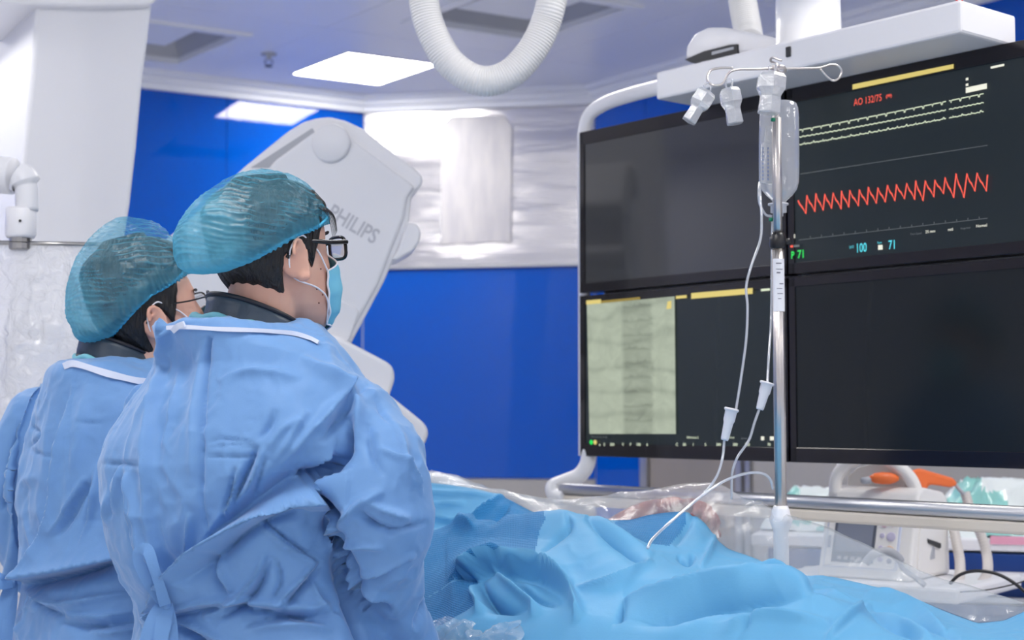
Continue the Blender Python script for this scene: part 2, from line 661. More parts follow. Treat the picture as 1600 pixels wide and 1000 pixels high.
for i in range(-4, 9):
    for j in range(-10, 4):
        c = cp(i + .5, j + .5)
        rm = max((CU ** 2 + CV ** 2) ** .5 / 2, 0)
        if not (inside_room(c, -rm)):
            continue
        hole = 0.0
        if (i, j) in light_cells: hole = (0.30, 0.26)
        if (i, j) in hatch_cells: hole = (0.37, 0.34)
        g = 0.006
        if not hole:
            vv, ff = g_box((c.x, c.y, CEIL + 0.01), (CU - g, CV - g, 0.02), (UC, UA, Vector((0, 0, 1))))
        else:
            parts = []
            hu, hv = hole
            for (du, dv, su, sv) in ((0, (CV / 2 + hv) / 2, CU - g, CV / 2 - hv - g / 2), (0, -(CV / 2 + hv) / 2, CU - g, CV / 2 - hv - g / 2),
                                     ((CU / 2 + hu) / 2, 0, CU / 2 - hu - g / 2, 2 * hv), (-(CU / 2 + hu) / 2, 0, CU / 2 - hu - g / 2, 2 * hv)):
                q = c + UC * du + UA * dv
                parts.append(g_box((q.x, q.y, CEIL + 0.01), (su, sv, 0.02), (UC, UA, Vector((0, 0, 1)))))
            vv, ff = join(*parts)
        obj('ceiling_panel', vv, ff, M['ceiling'], ceil, smooth=False)
# lit panels
seen_light = (-1, 0)
for n_, (i, j) in enumerate(light_cells):
    c = cp(i + .5, j + .5)
    if not inside_room(c, 0.45):
        continue
    e = empty('ceiling_light', (c.x, c.y, CEIL), 'lit square ceiling panel in front of the stainless steel wall band' if (i, j) == seen_light
              else 'lit square ceiling panel in another part of the room', 'light',
              None if (i, j) == seen_light else 'ceiling lights out of view')
    hu, hv = 0.298, 0.258
    v, f = g_box((c.x, c.y, CEIL + 0.004), (2 * hu - 0.012, 2 * hv - 0.012, 0.008), (UC, UA, Vector((0, 0, 1))))
    obj('diffuser', v, f, M['panel_light'], e, smooth=False)
    v, f = frame_ring(c, hu + .004, hv + .004, 0.016, CEIL - 0.003, CEIL + 0.02)
    obj('frame', v, f, M['white'], e, smooth=False)
# recessed air outlets
for n_, (i, j) in enumerate(hatch_cells):
    c = cp(i + .5, j + .5)
    e = empty('ceiling_vent', (c.x, c.y, CEIL), ['square recessed ceiling air outlet left of the lit ceiling panel, beside the white column',
              'square recessed ceiling air outlet behind the looped white hose'][n_], 'vent')
    hu, hv = 0.37, 0.34
    v, f = frame_ring(c, hu + .02, hv + .02, 0.05, CEIL - 0.012, CEIL + 0.02)
    obj('frame', v, f, M['cornice'], e, smooth=False)
    # sloping inner sides
    V = []; Q = []
    for z, s_ in ((CEIL, 0.96), (CEIL + 0.14, 0.72), (CEIL + 0.14, 0.3), (CEIL + 0.10, 0.0)):
        for (a, b) in ((-1, -1), (1, -1), (1, 1), (-1, 1)):
            q = c + UC * a * hu * s_ + UA * b * hv * s_
            V.append(Vector((q.x, q.y, z)))
    for r in range(3):
        for k in range(4):
            Q.append([r * 4 + k, r * 4 + (k + 1) % 4, (r + 1) * 4 + (k + 1) % 4, (r + 1) * 4 + k])
    obj('inner_cone', V, Q, M['grey_plastic'], e, smooth=False)
    v, f = g_box((c.x, c.y, CEIL + 0.045), (hu * 1.1, hv * 1.1, 0.012), (UC, UA, Vector((0, 0, 1))), 0.004)
    obj('baffle_plate', v, f, M['cornice'], e, smooth=False)
# sprinkler head
p = RZ(420, 84, CEIL)
e = empty('sprinkler_head', (p.x, p.y, CEIL), 'small dark sprinkler head on the ceiling left of the lit panel', 'sprinkler')
v, f = g_lathe((p.x, p.y, CEIL), (0, 0, -1), [(0, .04), (.006, .038), (.01, .012), (.03, .01)], 20)
obj('escutcheon', v, f, M['grey_plastic'], e)
v, f = join(g_tube([p + Vector((-.014, 0, -.028)), p + Vector((-.02, 0, -.045)), p + Vector((0, 0, -.06)), p + Vector((.02, 0, -.045)), p + Vector((.014, 0, -.028))], .003, 6),
            g_lathe((p.x, p.y, CEIL - .06), (0, 0, -1), [(0, .004), (.002, .02), (.004, .02)], 12))
obj('deflector', v, f, M['dark_recess'], e)
# white sheet taped on the steel band
pc = BC - UB * 0
nB = inward(AB, BC)
def on_back(px, py, off=0.0):
    return RP(px, py, AB + nB * off, nB)
quad = [on_back(688, 382, .02), on_back(798, 378, .02), on_back(800, 196, .02), on_back(786, 180, .02), on_back(704, 181, .02), on_back(690, 196, .02)]
v, f = g_prism(quad, -nB * 0.014, 0.003)
M['sheet'] = mat('milky_sheet', srgb(205, 202, 202), 0.35, vary=(6, srgb(190, 188, 192), (3, 3, 0.6)))
tagit(obj('wall_sheet', v, f, M['sheet'], smooth=False), 'white upright rectangular sheet on the stainless steel wall band', 'sheet')

# ================================================================== MONITOR WALL
RM = az(90 + 46.5 - 0.0)                        # along the screens, to the right and nearer
RM = Vector((0.6415, -0.767, 0)).normalized()
NM = Vector((-RM.y, RM.x, 0)) * -1              # towards the viewer
if NM.y > 0: NM = -NM
P0 = Vector((0.176, 4.02, 0))
Z3 = Vector((0, 0, 1))
MAX = (RM, NM, Z3)
ZB, ZT = 1.246, 2.097
ZM = 1.668                                       # split between the rows
MW = 0.7025
def mp(t, z, off=0.0):
    p = P0 + RM * t + NM * off
    return Vector((p.x, p.y, z))
def MP(px, py, off=0.002):
    return RP(px, py, P0 + NM * off, NM)
def mbox(t0, t1, z0, z1, o0, o1, bevel=0.0):
    c = mp((t0 + t1) / 2, (z0 + z1) / 2, (o0 + o1) / 2)
    return g_box(c, (t1 - t0, o1 - o0, z1 - z0), MAX, bevel)

def mat_screen(name, col, glow, rough=0.1, spec=.5):
    m = mat(name, col, rough, emit=glow, strength=1.0, spec=spec)
    return m
M['scr_a'] = mat_screen('dark_screen', (0.012, 0.013, 0.015, 1), (0.010, 0.011, 0.013, 1), 0.09, .9)
M['scr_b'] = mat_screen('lit_dark_screen', (0.01, 0.012, 0.014, 1), (0.008, 0.014, 0.017, 1), 0.12, .35)
M['scr_c'] = mat_screen('off_screen', (0.008, 0.009, 0.011, 1), (0.004, 0.006, 0.007, 1), 0.12, .3)
def mat_emit(name, col, s=1.0):
    return mat(name, (col[0] * .2, col[1] * .2, col[2] * .2, 1), 0.6, emit=col, strength=s)
M['g_red'] = mat_emit('screen_red', srgb(255, 96, 76), 1.1)
M['g_ecg'] = mat_emit('screen_pale_green', srgb(225, 236, 205), 1.0)
M['g_yel'] = mat_emit('screen_yellow', srgb(225, 205, 120), 0.95)
M['g_yel2'] = mat_emit('screen_amber_text', srgb(160, 138, 60), 0.8)
M['g_wht'] = mat_emit('screen_white', srgb(240, 240, 222), 1.0)
M['g_dim'] = mat_emit('screen_dim_grey', srgb(120, 126, 128), 0.7)
M['g_cyan'] = mat_emit('screen_cyan', srgb(90, 225, 240), 1.0)
M['g_grn'] = mat_emit('screen_green', srgb(40, 225, 90), 1.0)

def strip(pts, wpx, m, parent, name, off=0.0035):
    """thin flat line drawn on the screen through photo pixels"""
    P = [MP(a, b, off) for a, b in pts]
    V, Q = [], []
    for i, p in enumerate(P):
        a = P[max(i - 1, 0)]; b = P[min(i + 1, len(P) - 1)]
        t = (b - a).normalized()
        s = t.cross(NM).normalized() * (wpx * p.y / FPX / 2)
        V += [p + s, p - s]
    for i in range(len(P) - 1):
        Q.append([2 * i, 2 * i + 1, 2 * i + 3, 2 * i + 2])
    return V, Q
def quadm(pts, off=0.003):
    return [MP(a, b, off) for a, b in pts], [[0, 1, 2, 3]]
def stext(s, px, py, hpx, m, parent, width=1.0, off=0.004, bold=0.0):
    o = MP(px, py, off)
    return text_mesh(s, o, RM, Z3, hpx * 1.42 * o.y / FPX, m, parent, 'lettering', 0.0, width=width, bold=bold)

labels = {(0, 0): 'upper left black monitor, screen grey with reflections, beside the white frame tube',
          (0, 1): 'upper right black monitor showing a jagged red pressure trace and pale green traces',
          (1, 0): 'lower left black monitor showing a pale green x-ray of a spine',
          (1, 1): 'lower right black monitor with a blank dark screen'}
mon = {}
zz = {0: (ZM + 0.004, ZT), 1: (ZB, ZM - 0.004)}
for (r, c), lab in labels.items():
    t0, t1 = c * MW + 0.003, (c + 1) * MW - 0.003
    z0, z1 = zz[r]
    p = mp((t0 + t1) / 2, z0, -0.03)
    e = empty('monitor', p, lab, 'monitor', 'monitor wall')
    mon[(r, c)] = e
    v, f = mbox(t0, t1, z0, z1, -0.055, -0.006, 0.008)
    obj('housing', v, f, M['black'], e, smooth=False)
    b = 0.022
    parts = [mbox(t0, t1, z1 - (.034 if r == 0 else b), z1, -0.012, 0.0, .0008), mbox(t0, t1, z0, z0 + b * (1.5 if r else 1.1), -0.012, 0.0, .0008),
             mbox(t0, t0 + b * .8, z0, z1, -0.012, 0.0, .0008), mbox(t1 - b * .8, t1, z0, z1, -0.012, 0.0, .0008)]
    v, f = join(*parts)
    obj('bezel', v, f, M['bezel'], e, smooth=False)
    sm = M['scr_a'] if (r, c) == (0, 0) else M['scr_c'] if (r, c) == (1, 1) else M['scr_b']
    v, f = mbox(t0 + b * .7, t1 - b * .7, z0 + b * .9, z1 - b * .9, -0.008, -0.003)
    obj('screen', v, f, sm, e, smooth=False)

# --- traces on the upper right screen
e = mon[(0, 1)]
lo = [(1259, 334), (1273, 331), (1286, 329), (1299, 326), (1314, 327), (1326, 324), (1341, 322), (1355, 320), (1369, 318), (1383, 316), (1398, 314), (1413, 311),
      (1429, 312), (1442, 314), (1459, 308), (1474, 303), (1490, 309), (1506, 309), (1523, 299), (1541, 299)]
hi = [(1247, 313), (1261, 305), (1275, 302), (1289, 303), (1302, 301), (1315, 298), (1328, 297), (1343, 296), (1357, 292), (1372, 293), (1387, 289), (1401, 288), (1417, 286),
      (1431, 282), (1446, 282), (1461, 281), (1477, 277), (1494, 271), (1511, 271), (1527, 270), (1543, 273)]
pts = []
for i in range(20):
    hx, hy = hi[i]; lx, ly = lo[i]
    pts += [(hx, hy), (hx + (lx - hx) * .35, hy + (ly - hy) * .45), (hx + (lx - hx) * .55, hy + (ly - hy) * .62 - 2), (lx, ly)]
pts.append(hi[20])
pts[1] = (1249, 318)
v, f = strip(pts, 2.5, None, None, '')
obj('pressure_trace', v, f, M['g_red'], e, smooth=False)
def lerp(a, b, t): return a + (b - a) * t
for (ya, yb, amp, kind) in ((203, 146, 4.0, 0), (214, 160, 2.0, 1), (226, 174, 3.0, 2)):
    for (xa, xb) in ((1249, 1479), (1483, 1538)):
        pts = []
        x = xa
        k = 0
        while x < xb:
            base = lerp(ya, yb, ((x - 1249) / 289) ** 1.06)
            ph = (x % 14.5)
            dy = 0
            if kind == 0 and 6 < ph < 8: dy = amp
            if kind == 1: dy = amp * .28 * sin(x * .9)
            if kind == 2: dy = -amp * .8 if 9 < ph < 11 else amp * .15 * sin(x * .9)
            pts.append((x, base + dy))
            x += 1.0
        v, f = strip(pts, 1.5, None, None, '')
        obj('signal_trace', v, f, M['g_ecg'], e, smooth=False)
v, f = strip([(1250, 272), (1543, 227)], 0.8, None, None, '')
obj('scale_line', v, f, M['g_dim'], e, smooth=False)
parts = [strip([(1248, 375), (1543, 341)], 0.8, None, None, '')]
for k in range(16):
    x = 1266 + k * 17.6
    y = 375 - (x - 1248) * 0.115
    parts.append(strip([(x, y - 4), (x, y - 1)], 1.1, None, None, ''))
v, f = join(*parts)
obj('time_scale', v, f, M['g_dim'], e, smooth=False)
v, f = quadm([(1332, 140), (1490, 107), (1490, 100), (1332, 132)])
obj('title_bar', v, f, M['g_yel'], e, smooth=False)
v, f = quadm([(1509, 145.5), (1542, 138.5), (1542, 130), (1509, 137)])
obj('value_box', v, f, M['g_wht'], e, smooth=False)
v, f = join(quadm([(1509, 126), (1513, 125), (1513, 121), (1509, 122)]), quadm([(1509, 135), (1513, 134), (1513, 130), (1509, 131)]))
obj('value_dot', v, f, M['g_wht'], e, smooth=False)
v, f = quadm([(1548, 107.5), (1569, 103), (1569, 99.5), (1548, 104)])
obj('clock_readout', v, f, M['g_wht'], e, smooth=False)
stext('AO 132/75', 1334, 165.5, 11, M['g_red'], e, .76)
stext('(99)', 1384, 153, 5, M['g_red'], e, 1.0, bold=.02)
stext('P', 1236, 404, 11, M['g_grn'], e, .8, bold=.03)
stext('71', 1246, 403.5, 12.5, M['g_grn'], e, .85, bold=.02)
stext('100', 1337, 394.5, 14, M['g_cyan'], e, .72, bold=.01)
stext('SpO2', 1327, 388, 4, M['g_cyan'], e, .7)
stext('71', 1388, 389.5, 14, M['g_cyan'], e, .76, bold=.01)
stext('Rate', 1371, 381, 3.5, M['g_cyan'], e, .9)
v, f = quadm([(1372, 390.5), (1379, 390), (1379, 382.5), (1372, 383)])
obj('pulse_mark', v, f, M['g_wht'], e, smooth=False)
v, f = quadm([(1235, 387), (1239, 386.6), (1239, 383), (1235, 383.4)])
obj('alarm_mark', v, f, M['g_red'], e, smooth=False)
v, f = quadm([(1240, 386.4), (1249, 385.5), (1249, 382.3), (1240, 383)])
obj('alarm_text_block', v, f, M['g_dim'], e, smooth=False)
stext('0', 1240.5, 372, 6, M['g_wht'], e, .6, bold=.03)
stext('Trace Speed', 1422, 367.5, 3, M['g_dim'], e, 1.0)
stext('25 mm', 1446, 364.5, 4.5, M['g_wht'], e, 1.0, bold=.01)
stext('mid', 1481, 361, 4.5, M['g_wht'], e, 1.0, bold=.01)
stext('Range level', 1501, 358.5, 3, M['g_dim'], e, .9)
stext('Normal', 1525, 355.5, 4.5, M['g_wht'], e, 1.0, bold=.01)

# --- x-ray on the lower left screen
e = mon[(1, 0)]
def mat_xray():
    m = bpy.data.materials.new('xray_picture')
    m.use_nodes = True
    nt = m.node_tree; L = nt.links.new
    b = nt.nodes['Principled BSDF']
    b.inputs['Roughness'].default_value = 0.3
    b.inputs['Base Color'].default_value = (.02, .02, .02, 1)
    uv = nt.nodes.new('ShaderNodeUVMap')
    sx = nt.nodes.new('ShaderNodeSeparateXYZ'); L(uv.outputs[0], sx.inputs[0])
    def math_(op, a, b_=None, c=None):
        n = nt.nodes.new('ShaderNodeMath'); n.operation = op
        for i, s in enumerate((a, b_, c)):
            if s is None: continue
            if isinstance(s, (int, float)): n.inputs[i].default_value = s
            else: L(s, n.inputs[i])
        return n.outputs[0]
    u, v_ = sx.outputs[0], sx.outputs[1]
    nz = nt.nodes.new('ShaderNodeTexNoise'); nz.inputs['Scale'].default_value = 5; nz.inputs['Detail'].default_value = 6
    nz.inputs['Distortion'].default_value = 1.5
    L(uv.outputs[0], nz.inputs[0])
    uw = math_('ADD', u, math_('MULTIPLY', math_('SUBTRACT', nz.outputs[0], .5), .08))
    # spine: a darker band around u = .57 with vertebra lines
    spine = math_('SMOOTH_MIN', 1.0, 1.0, 0.1)
    band = nt.nodes.new('ShaderNodeMapRange'); band.interpolation_type = 'SMOOTHSTEP'
    L(math_('ABSOLUTE', math_('SUBTRACT', uw, .58)), band.inputs[0])
    band.inputs[1].default_value = .14; band.inputs[2].default_value = .20
    band.inputs[3].default_value = 1; band.inputs[4].default_value = 0
    wv = math_('SINE', math_('ADD', math_('MULTIPLY', v_, 42), math_('MULTIPLY', nz.outputs[0], 4)))
    wv = math_('MULTIPLY', math_('POWER', math_('MAXIMUM', wv, 0.001), 3), .13)
    sp = math_('MULTIPLY', band.outputs[0], math_('ADD', .20, wv))
    # rib like arcs
    wave = nt.nodes.new('ShaderNodeTexWave'); wave.wave_type = 'RINGS'
    wave.inputs['Scale'].default_value = 1.1; wave.inputs['Distortion'].default_value = 7; wave.inputs['Detail'].default_value = 2
    L(uv.outputs[0], wave.inputs[0])
    arcs = math_('MULTIPLY', math_('POWER', wave.outputs['Fac'], 6), .14)
    tot = math_('SUBTRACT', math_('SUBTRACT', math_('ADD', .80, math_('MULTIPLY', math_('SUBTRACT', nz.outputs[0], .5), .45)), sp), arcs)
    mx = nt.nodes.new('ShaderNodeMix'); mx.data_type = 'RGBA'
    mx.inputs[6].default_value = (0.05, 0.07, 0.045, 1); mx.inputs[7].default_value = (0.62, 0.70, 0.54, 1)
    L(tot, mx.inputs[0])
    L(mx.outputs[2], b.inputs['Emission Color'])
    b.inputs['Emission Strength'].default_value = 0.85
    return m
M['xray'] = mat_xray()
v, f = quadm([(921, 678), (1056, 678), (1054, 463), (917, 476)], 0.0015)
o = obj('xray_picture', v, f, M['xray'], e, smooth=False)
uvl = o.data.uv_layers.new(name='UVMap')
for i, c in enumerate([(0, 0), (1, 0), (1, 1.4), (0, 1.4)]):
    uvl.data[i].uv = c
for (x0, x1, ya, yb, h, mm) in ((916, 939, 476, 474, 6.5, 'g_yel'), (939, 1000, 474, 468, 4, 'g_yel2'), (1056, 1073, 467, 465.5, 4.5, 'g_yel'), (1080, 1176, 467, 459, 9, 'g_yel'), (1189, 1203, 455, 454, 3.5, 'g_ecg')):
    v, f = quadm([(x0, ya), (x1, yb), (x1, yb - h), (x0, ya - h)], 0.003)
    obj('title_bar', v, f, M[mm], e, smooth=False)
v, f = quadm([(1041, 483), (1049, 482), (1049, 470), (1043, 471)], 0.003)
obj('orientation_mark', v, f, M['g_yel'], e, smooth=False)
for (x, mm) in ((921, 'g_grn'), (927, 'g_yel')):
    c = MP(x + 3, 691, 0.003)
    v, f = g_lathe(c, NM, [(0, .0062), (.0006, .0062)], 16)
    obj('status_dot', v, f, M[mm], e, smooth=False)
xs = [(936, 'a'), (943, 'II'), (953, '300'), (972, 'V'), (984, 'F'), (994, '100'), (1010, '6'), (1056, 'C'), (1067, '00'), (1082, '1'), (1101, '5.'), (1119, '300'), (1145, '300'), (1164, '250'), (1199, '70')]
for x, s_ in xs:
    stext(s_, x, 696.5, 4.2, M['g_ecg'], e, 1.1, bold=.02)
    stext('--', x, 691, 3.0, M['g_dim'], e, 1.2)
stext('Reference 2', 1073, 685, 3.6, M['g_ecg'], e, 1.0, bold=.01)
stext('Fluoroscopy image', 924, 683.5, 2.6, M['g_dim'], e, 1.3)
stext('Dose', 1139, 685, 3.6, M['g_ecg'], e, 1.0)
stext('Spectral range', 1158, 686, 2.6, M['g_dim'], e, 1.0)
for x in (1189, 1203):
    v, f = quadm([(x, 688), (x + (5 if x < 1200 else 8), 688), (x + (5 if x < 1200 else 8), 682), (x, 682)], 0.003)
    obj('status_mark', v, f, M['g_wht'], e, smooth=False)

# ------------------------------------------------------------------ hanging carrier frame of the monitors
TR = 2 * MW
car = empty('monitor_carrier', mp(MW, ZB, -0.1), 'white ceiling-hung carrier with tube frame, handle bar and beam that holds four monitors', 'monitor mount')
v, f = mbox(0.03, TR - 0.03, ZB + 0.03, ZT - 0.03, -0.085, -0.056, .01)
obj('back_plate', v, f, M['white2'], car, smooth=False)
# side tubes
def side_tube(t, sgn):
    path = ([mp(t + .47, ZT + 0.052, 0.0), mp(t + .40, ZT + 0.072, -0.01), mp(t + 0.28, ZT + 0.078, -0.02), mp(t + 0.14, ZT + 0.075, -0.025), mp(t + 0.060, ZT + 0.066, -0.03), mp(t + .016, ZT + 0.044, -0.03)] if sgn > 0 else []) + [mp(t, ZT + 0.0, -0.03), mp(t, ZT - 0.05, -0.03), mp(t, 1.7, -0.03), mp(t, ZB + 0.06, -0.03), mp(t, ZB + 0.0, -0.03)]
    return g_tube(smooth_path(path, 6), 0.0125, 14, flat=1.6)
v, f = side_tube(-0.013, 1)
obj('side_tube', v, f, M['white'], car)
v, f = side_tube(TR + 0.013, -1)
obj('side_tube', v, f, M['white'], car)
# curved handle brackets and bar
OB = 0.06
for t, sg in ((0.0, 1), (TR, -1)):
    pth = smooth_path([mp(t + sg * .016, ZB + 0.015, -.02), mp(t + sg * .014, ZB - 0.02, -.015), mp(t + sg * .0, ZB - .05, .0), mp(t - sg * .02, ZB - .066, .03), mp(t - sg * .035, ZB - .08, OB), mp(t - sg * .02, ZB - .10, OB + .005), mp(t + sg * .01, ZB - .106, OB)], 6)
    v, f = g_tube(pth, lambda i, n: 0.021, 14)
    obj('handle_bracket', v, f, M['white'], car)
v, f = g_tube([mp(0.0, ZB - .083, OB), mp(TR, ZB - .083, OB)], 0.0145, 18)
obj('handle_bar', v, f, M['alu'], car)
v, f = mbox(0.0, TR, ZB - 0.124, ZB - 0.098, OB - .012, OB + .006, .006)
obj('bar_cover', v, f, M['cream'], car, smooth=False)
# beam above the screens
bl = 0.43
v, f = mbox(bl, TR - 0.14, ZT + 0.0005, ZT + 0.066, -0.05, 0.145, .006)
obj('beam', v, f, M['white'], car, smooth=False)
# dark square socket in the beam face
pz = RP(1232, 81, P0 + NM * 0.146, NM)
v, f = g_box(pz, (.012, .006, .022), MAX, .001)
obj('socket', v, f, M['dark_recess'], car, smooth=False)
# rounded head with a slot
hp = [RP(x, y, P0 + NM * 0.10, NM) for x, y in ((1069, 92), (1071, 72), (1084, 52), (1104, 42), (1130, 42), (1180, 52), (1215, 60), (1215, 84), (1154, 84), (1100, 100))]
v, f = g_prism(hp, -NM * 0.12, 0.010)
obj('head_cover', v, f, M['white'], car)
hp = [RP(x, y, P0 + NM * 0.105, NM) for x, y in ((1070, 93), (1100, 80), (1140, 70), (1152, 69), (1152, 83), (1120, 91), (1080, 98))]
v, f = g_prism(hp, -NM * 0.02)
obj('slot', v, f, M['dark_recess'], car, smooth=False)
hp = [RP(x, y, P0 + NM * 0.107, NM) for x, y in ((1112, 81), (1146, 73), (1146, 77), (1112, 86))]
v, f = g_prism(hp, -NM * 0.01)
obj('slot_window', v, f, M['grey_plastic'], car, smooth=False)
# hanging column
cx = RP(1263, 40, P0 + NM * 0.06, NM)
v, f = g_lathe((cx.x, cx.y, ZT + .05), (0, 0, 1), [(0, .078), (.02, .078), (.02, .072), (0.155, .070), (.155, .085), (.17, .097), (.20, .10), (.22, .085)], 40)
obj('swivel', v, f, M['white'], car)
v, f = g_lathe((cx.x, cx.y, ZT + .285), (0, 0, 1), [(0, .099), (.012, .102), (.03, .102), (.04, .09)], 40)
obj('swivel_ring', v, f, M['grey_plastic'], car)
v, f = g_lathe((cx.x, cx.y, ZT + .32), (0, 0, 1), [(0, .09), (CEIL - ZT - .36, .09), (CEIL - ZT - .36, .16), (CEIL - ZT - .321, .17)], 40)
obj('ceiling_column', v, f, M['white2'], car)
# red cord on top of the beam
rp = smooth_path([F(1487, -6, 3.2), F(1496, 2, 3.19), F(1491, 8, 3.18), F(1501, 10, 3.17), F(1495, 15, 3.18), F(1489, 9, 3.2), F(1503, 3, 3.2), F(1500, -8, 3.21)], 6)
v, f = g_tube(rp, 0.0016, 6)
M['red'] = mat('red_cord', srgb(215, 60, 30), .5)
obj('red_cord', v, f, M['red'], car)

# ------------------------------------------------------------------ white corrugated hoses
def corrugated(path_pts, R, pitch, name, m, label, cat, group=None, sub=40):
    path = smooth_path(path_pts, sub)
    # resample evenly
    L = [0]
    for a, b in zip(path[:-1], path[1:]):
        L.append(L[-1] + (b - a).length)
    n = int(L[-1] / (pitch / 4))
    P = []
    k = 0
    for i in range(n + 1):
        s_ = L[-1] * i / n
        while k < len(L) - 2 and L[k + 1] < s_: k += 1
        t = (s_ - L[k]) / max(L[k + 1] - L[k], 1e-9)
        P.append(path[k].lerp(path[k + 1], t))
    v, f = g_tube(P, lambda i, n_: R * (1 - 0.075 * (0, .5, 1, .5)[i % 4]), 22)
    return tagit(obj(name, v, f, m), label, cat, group)
HY = 3.35
pts = [F(612, -520, HY + .15), F(640, -200, HY + .05), F(655, -60, HY), F(662, 0, HY), F(673, 45, HY), F(698, 92, HY), F(730, 119, HY), F(764, 127, HY), F(800, 113, HY), F(832, 78, HY), F(852, 38, HY), F(863, -5, HY), F(880, -100, HY + .05), F(905, -250, HY + .1), F(925, -480, HY + .2)]
M['hose'] = mat('white_hose', srgb(232, 232, 232), 0.38)
corrugated(pts, 0.0345, 0.0062, 'cable_hose', M['hose'], 'thick white corrugated hose hanging in a loop from the ceiling', 'hose')
pts = [F(1120, -560, 3.75), F(1140, -250, 3.7), F(1152, -60, 3.66), F(1160, 0, 3.65), F(1168, 46, 3.62), F(1170, 62, 3.60)]
corrugated(pts, 0.0345, 0.0062, 'cable_hose', M['hose'], 'white corrugated hose running down into the head of the monitor beam', 'hose')

# ------------------------------------------------------------------ left hanging column and its bracket
CY = 3.9
pf = [F(x, y, CY) for x, y in ((112, -330), (75, -150), (57, 0), (48, 120), (34, 250), (22, 400), (10, 560), (0, 800), (0, 1500), (160, 1500), (165, 800), (180, 560), (191, 400), (204, 320), (214, 230), (223, 130), (232, 60), (238, 10), (252, -150), (275, -330))]
col_ = empty('equipment_column', (pf[8].x + .15, CY, 0), 'broad white curved column on the left behind the doctors', 'column')
def ext_column(poly, vec, bevel):
    return g_prism(poly, vec, bevel)
v, f = g_prism(pf, Vector((-0.32, 0.55, 0)), 0.012)
obj('cover', v, f, M['white2'], col_, smooth=False)
# make it reach floor and ceiling
b0 = [Vector((pf[8].x - .05, CY - .05, 0)), Vector((pf[9].x + .06, CY - .05, 0)), Vector((pf[9].x - .1, CY + .6, 0)), Vector((pf[8].x - .4, CY + .6, 0))]
v, f = g_prism(b0, (0, 0, .12), 0.01)
obj('foot', v, f, M['white2'], col_, smooth=False)
t0_, t1_ = pf[0], pf[-1]
b0 = [Vector((t0_.x - .05, CY - .06, t0_.z - .02)), Vector((t1_.x + .06, CY - .06, t0_.z - .02)), Vector((t1_.x - .2, CY + .6, t0_.z - .02)), Vector((t0_.x - .4, CY + .6, t0_.z - .02))]
v, f = g_prism(b0, (0, 0, CEIL - t0_.z + .02), 0.01)
obj('ceiling_mount', v, f, M['white2'], col_, smooth=False)
v, f = g_prism([F(x, y, CY - .03) for x, y in ((-10, -60), (-10, 4), (30, 6), (140, 10), (236, 7), (246, 0), (262, -60))], Vector((-.2, .4, 0)), 0.012)
obj('collar', v, f, M['white'], col_, smooth=False)

SY = 3.35
arm = empty('shield_arm', F(31, 370, SY), 'white jointed arm with steel clamp and cross rail at the left edge', 'mounting arm')
c0 = F(14, 281, SY)
v, f = g_lathe(F(-60, 268, SY + .05), (1, -0.12, -0.10), [(0, .040), (.085, .042), (.12, .042), (.123, .040)], 32)
obj('arm_tube', v, f, M['white2'], arm)
v, f = g_tube(smooth_path([F(28, 276, SY), F(36, 281, SY), F(41, 296, SY), F(42, 330, SY)], 6), lambda i, n: .0245 if i > n * .5 else .034, 24)
obj('elbow', v, f, M['white2'], arm)
def vert(px, y0, y1, Y, prof_r, seg=28):
    a = F(px, y0, Y); b = F(px, y1, Y)
    h = a.z - b.z
    return g_lathe((a.x, a.y, a.z), (0, 0, -1), [(k * h, r) for k, r in prof_r], seg)
v, f = vert(33, 325, 372, SY, [(0, .018), (0, .030), (.08, .033), (.9, .033), (1, .029)])
obj('collar', v, f, M['white'], arm)
v, f = g_lathe(F(31.5, 345, SY - .034), (0, -1, 0), [(0, .003), (.001, .003)], 10)
obj('screw_hole', v, f, M['dark_recess'], arm)
v, f = vert(32, 368, 391, SY, [(0, .020), (.1, .024), (.45, .024), (.5, .022), (.55, .024), (.9, .024), (1, .020)], 14)
obj('clamp', v, f, M['steel_dark'], arm, smooth=False)
ra, rb = F(-90, 378, SY), F(175, 383, SY)
v, f = g_tube([ra, rb], .0058, 12)
obj('cross_rail', v, f, M['steel_dark'], arm)
# arm run up to the ceiling beyond the frame
p0 = F(-60, 268, SY + .05)
v, f = g_tube([p0 + Vector((.02, 0, -.03)), p0 + Vector((-.02, 0, .05)), Vector((p0.x - .05, p0.y, CEIL))], .035, 20)
obj('ceiling_pole', v, f, M['white2'], arm)

# plastic cover hanging from the rail
M['film'] = mat_film('crumpled_clear_film', (0.92, 0.93, 0.95, 1), opacity=0.62, gloss=0.35, rough=0.12, bscale=34, bstr=0.9, bdist=0.012)
nu, nv = 90, 130
A = np.zeros((nu * nv, 3))
for j in range(nv):
    for i in range(nu):
        u = i / (nu - 1); s_ = j / (nv - 1)
        px = -70 + 250 * u
        top = F(px, 381 + 4 * u, SY - .007)
        z = top.z - s_ * 1.05
        A[j * nu + i] = (top.x - 0.03 * s_, top.y - .012 * min(1, s_ * 8) + 0.02 * sin(u * 9 + s_ * 2) * min(1, s_ * 3), z)
A[:, 1] += 0.014 * ridged(A * np.array([7, 7, 4])) * np.clip((A[:, 2].max() - A[:, 2]) * 8, 0, 1) + 0.009 * ridged(A * 24 + 3)* np.clip((A[:, 2].max() - A[:, 2]) * 8, 0, 1)
A[:, 1] = np.minimum(A[:, 1], SY + .06)
tagit(obj('plastic_cover', A, grid_faces(nu, nv), M['film']), 'crumpled clear plastic sheet hanging from the steel cross rail on the left', 'plastic sheet')

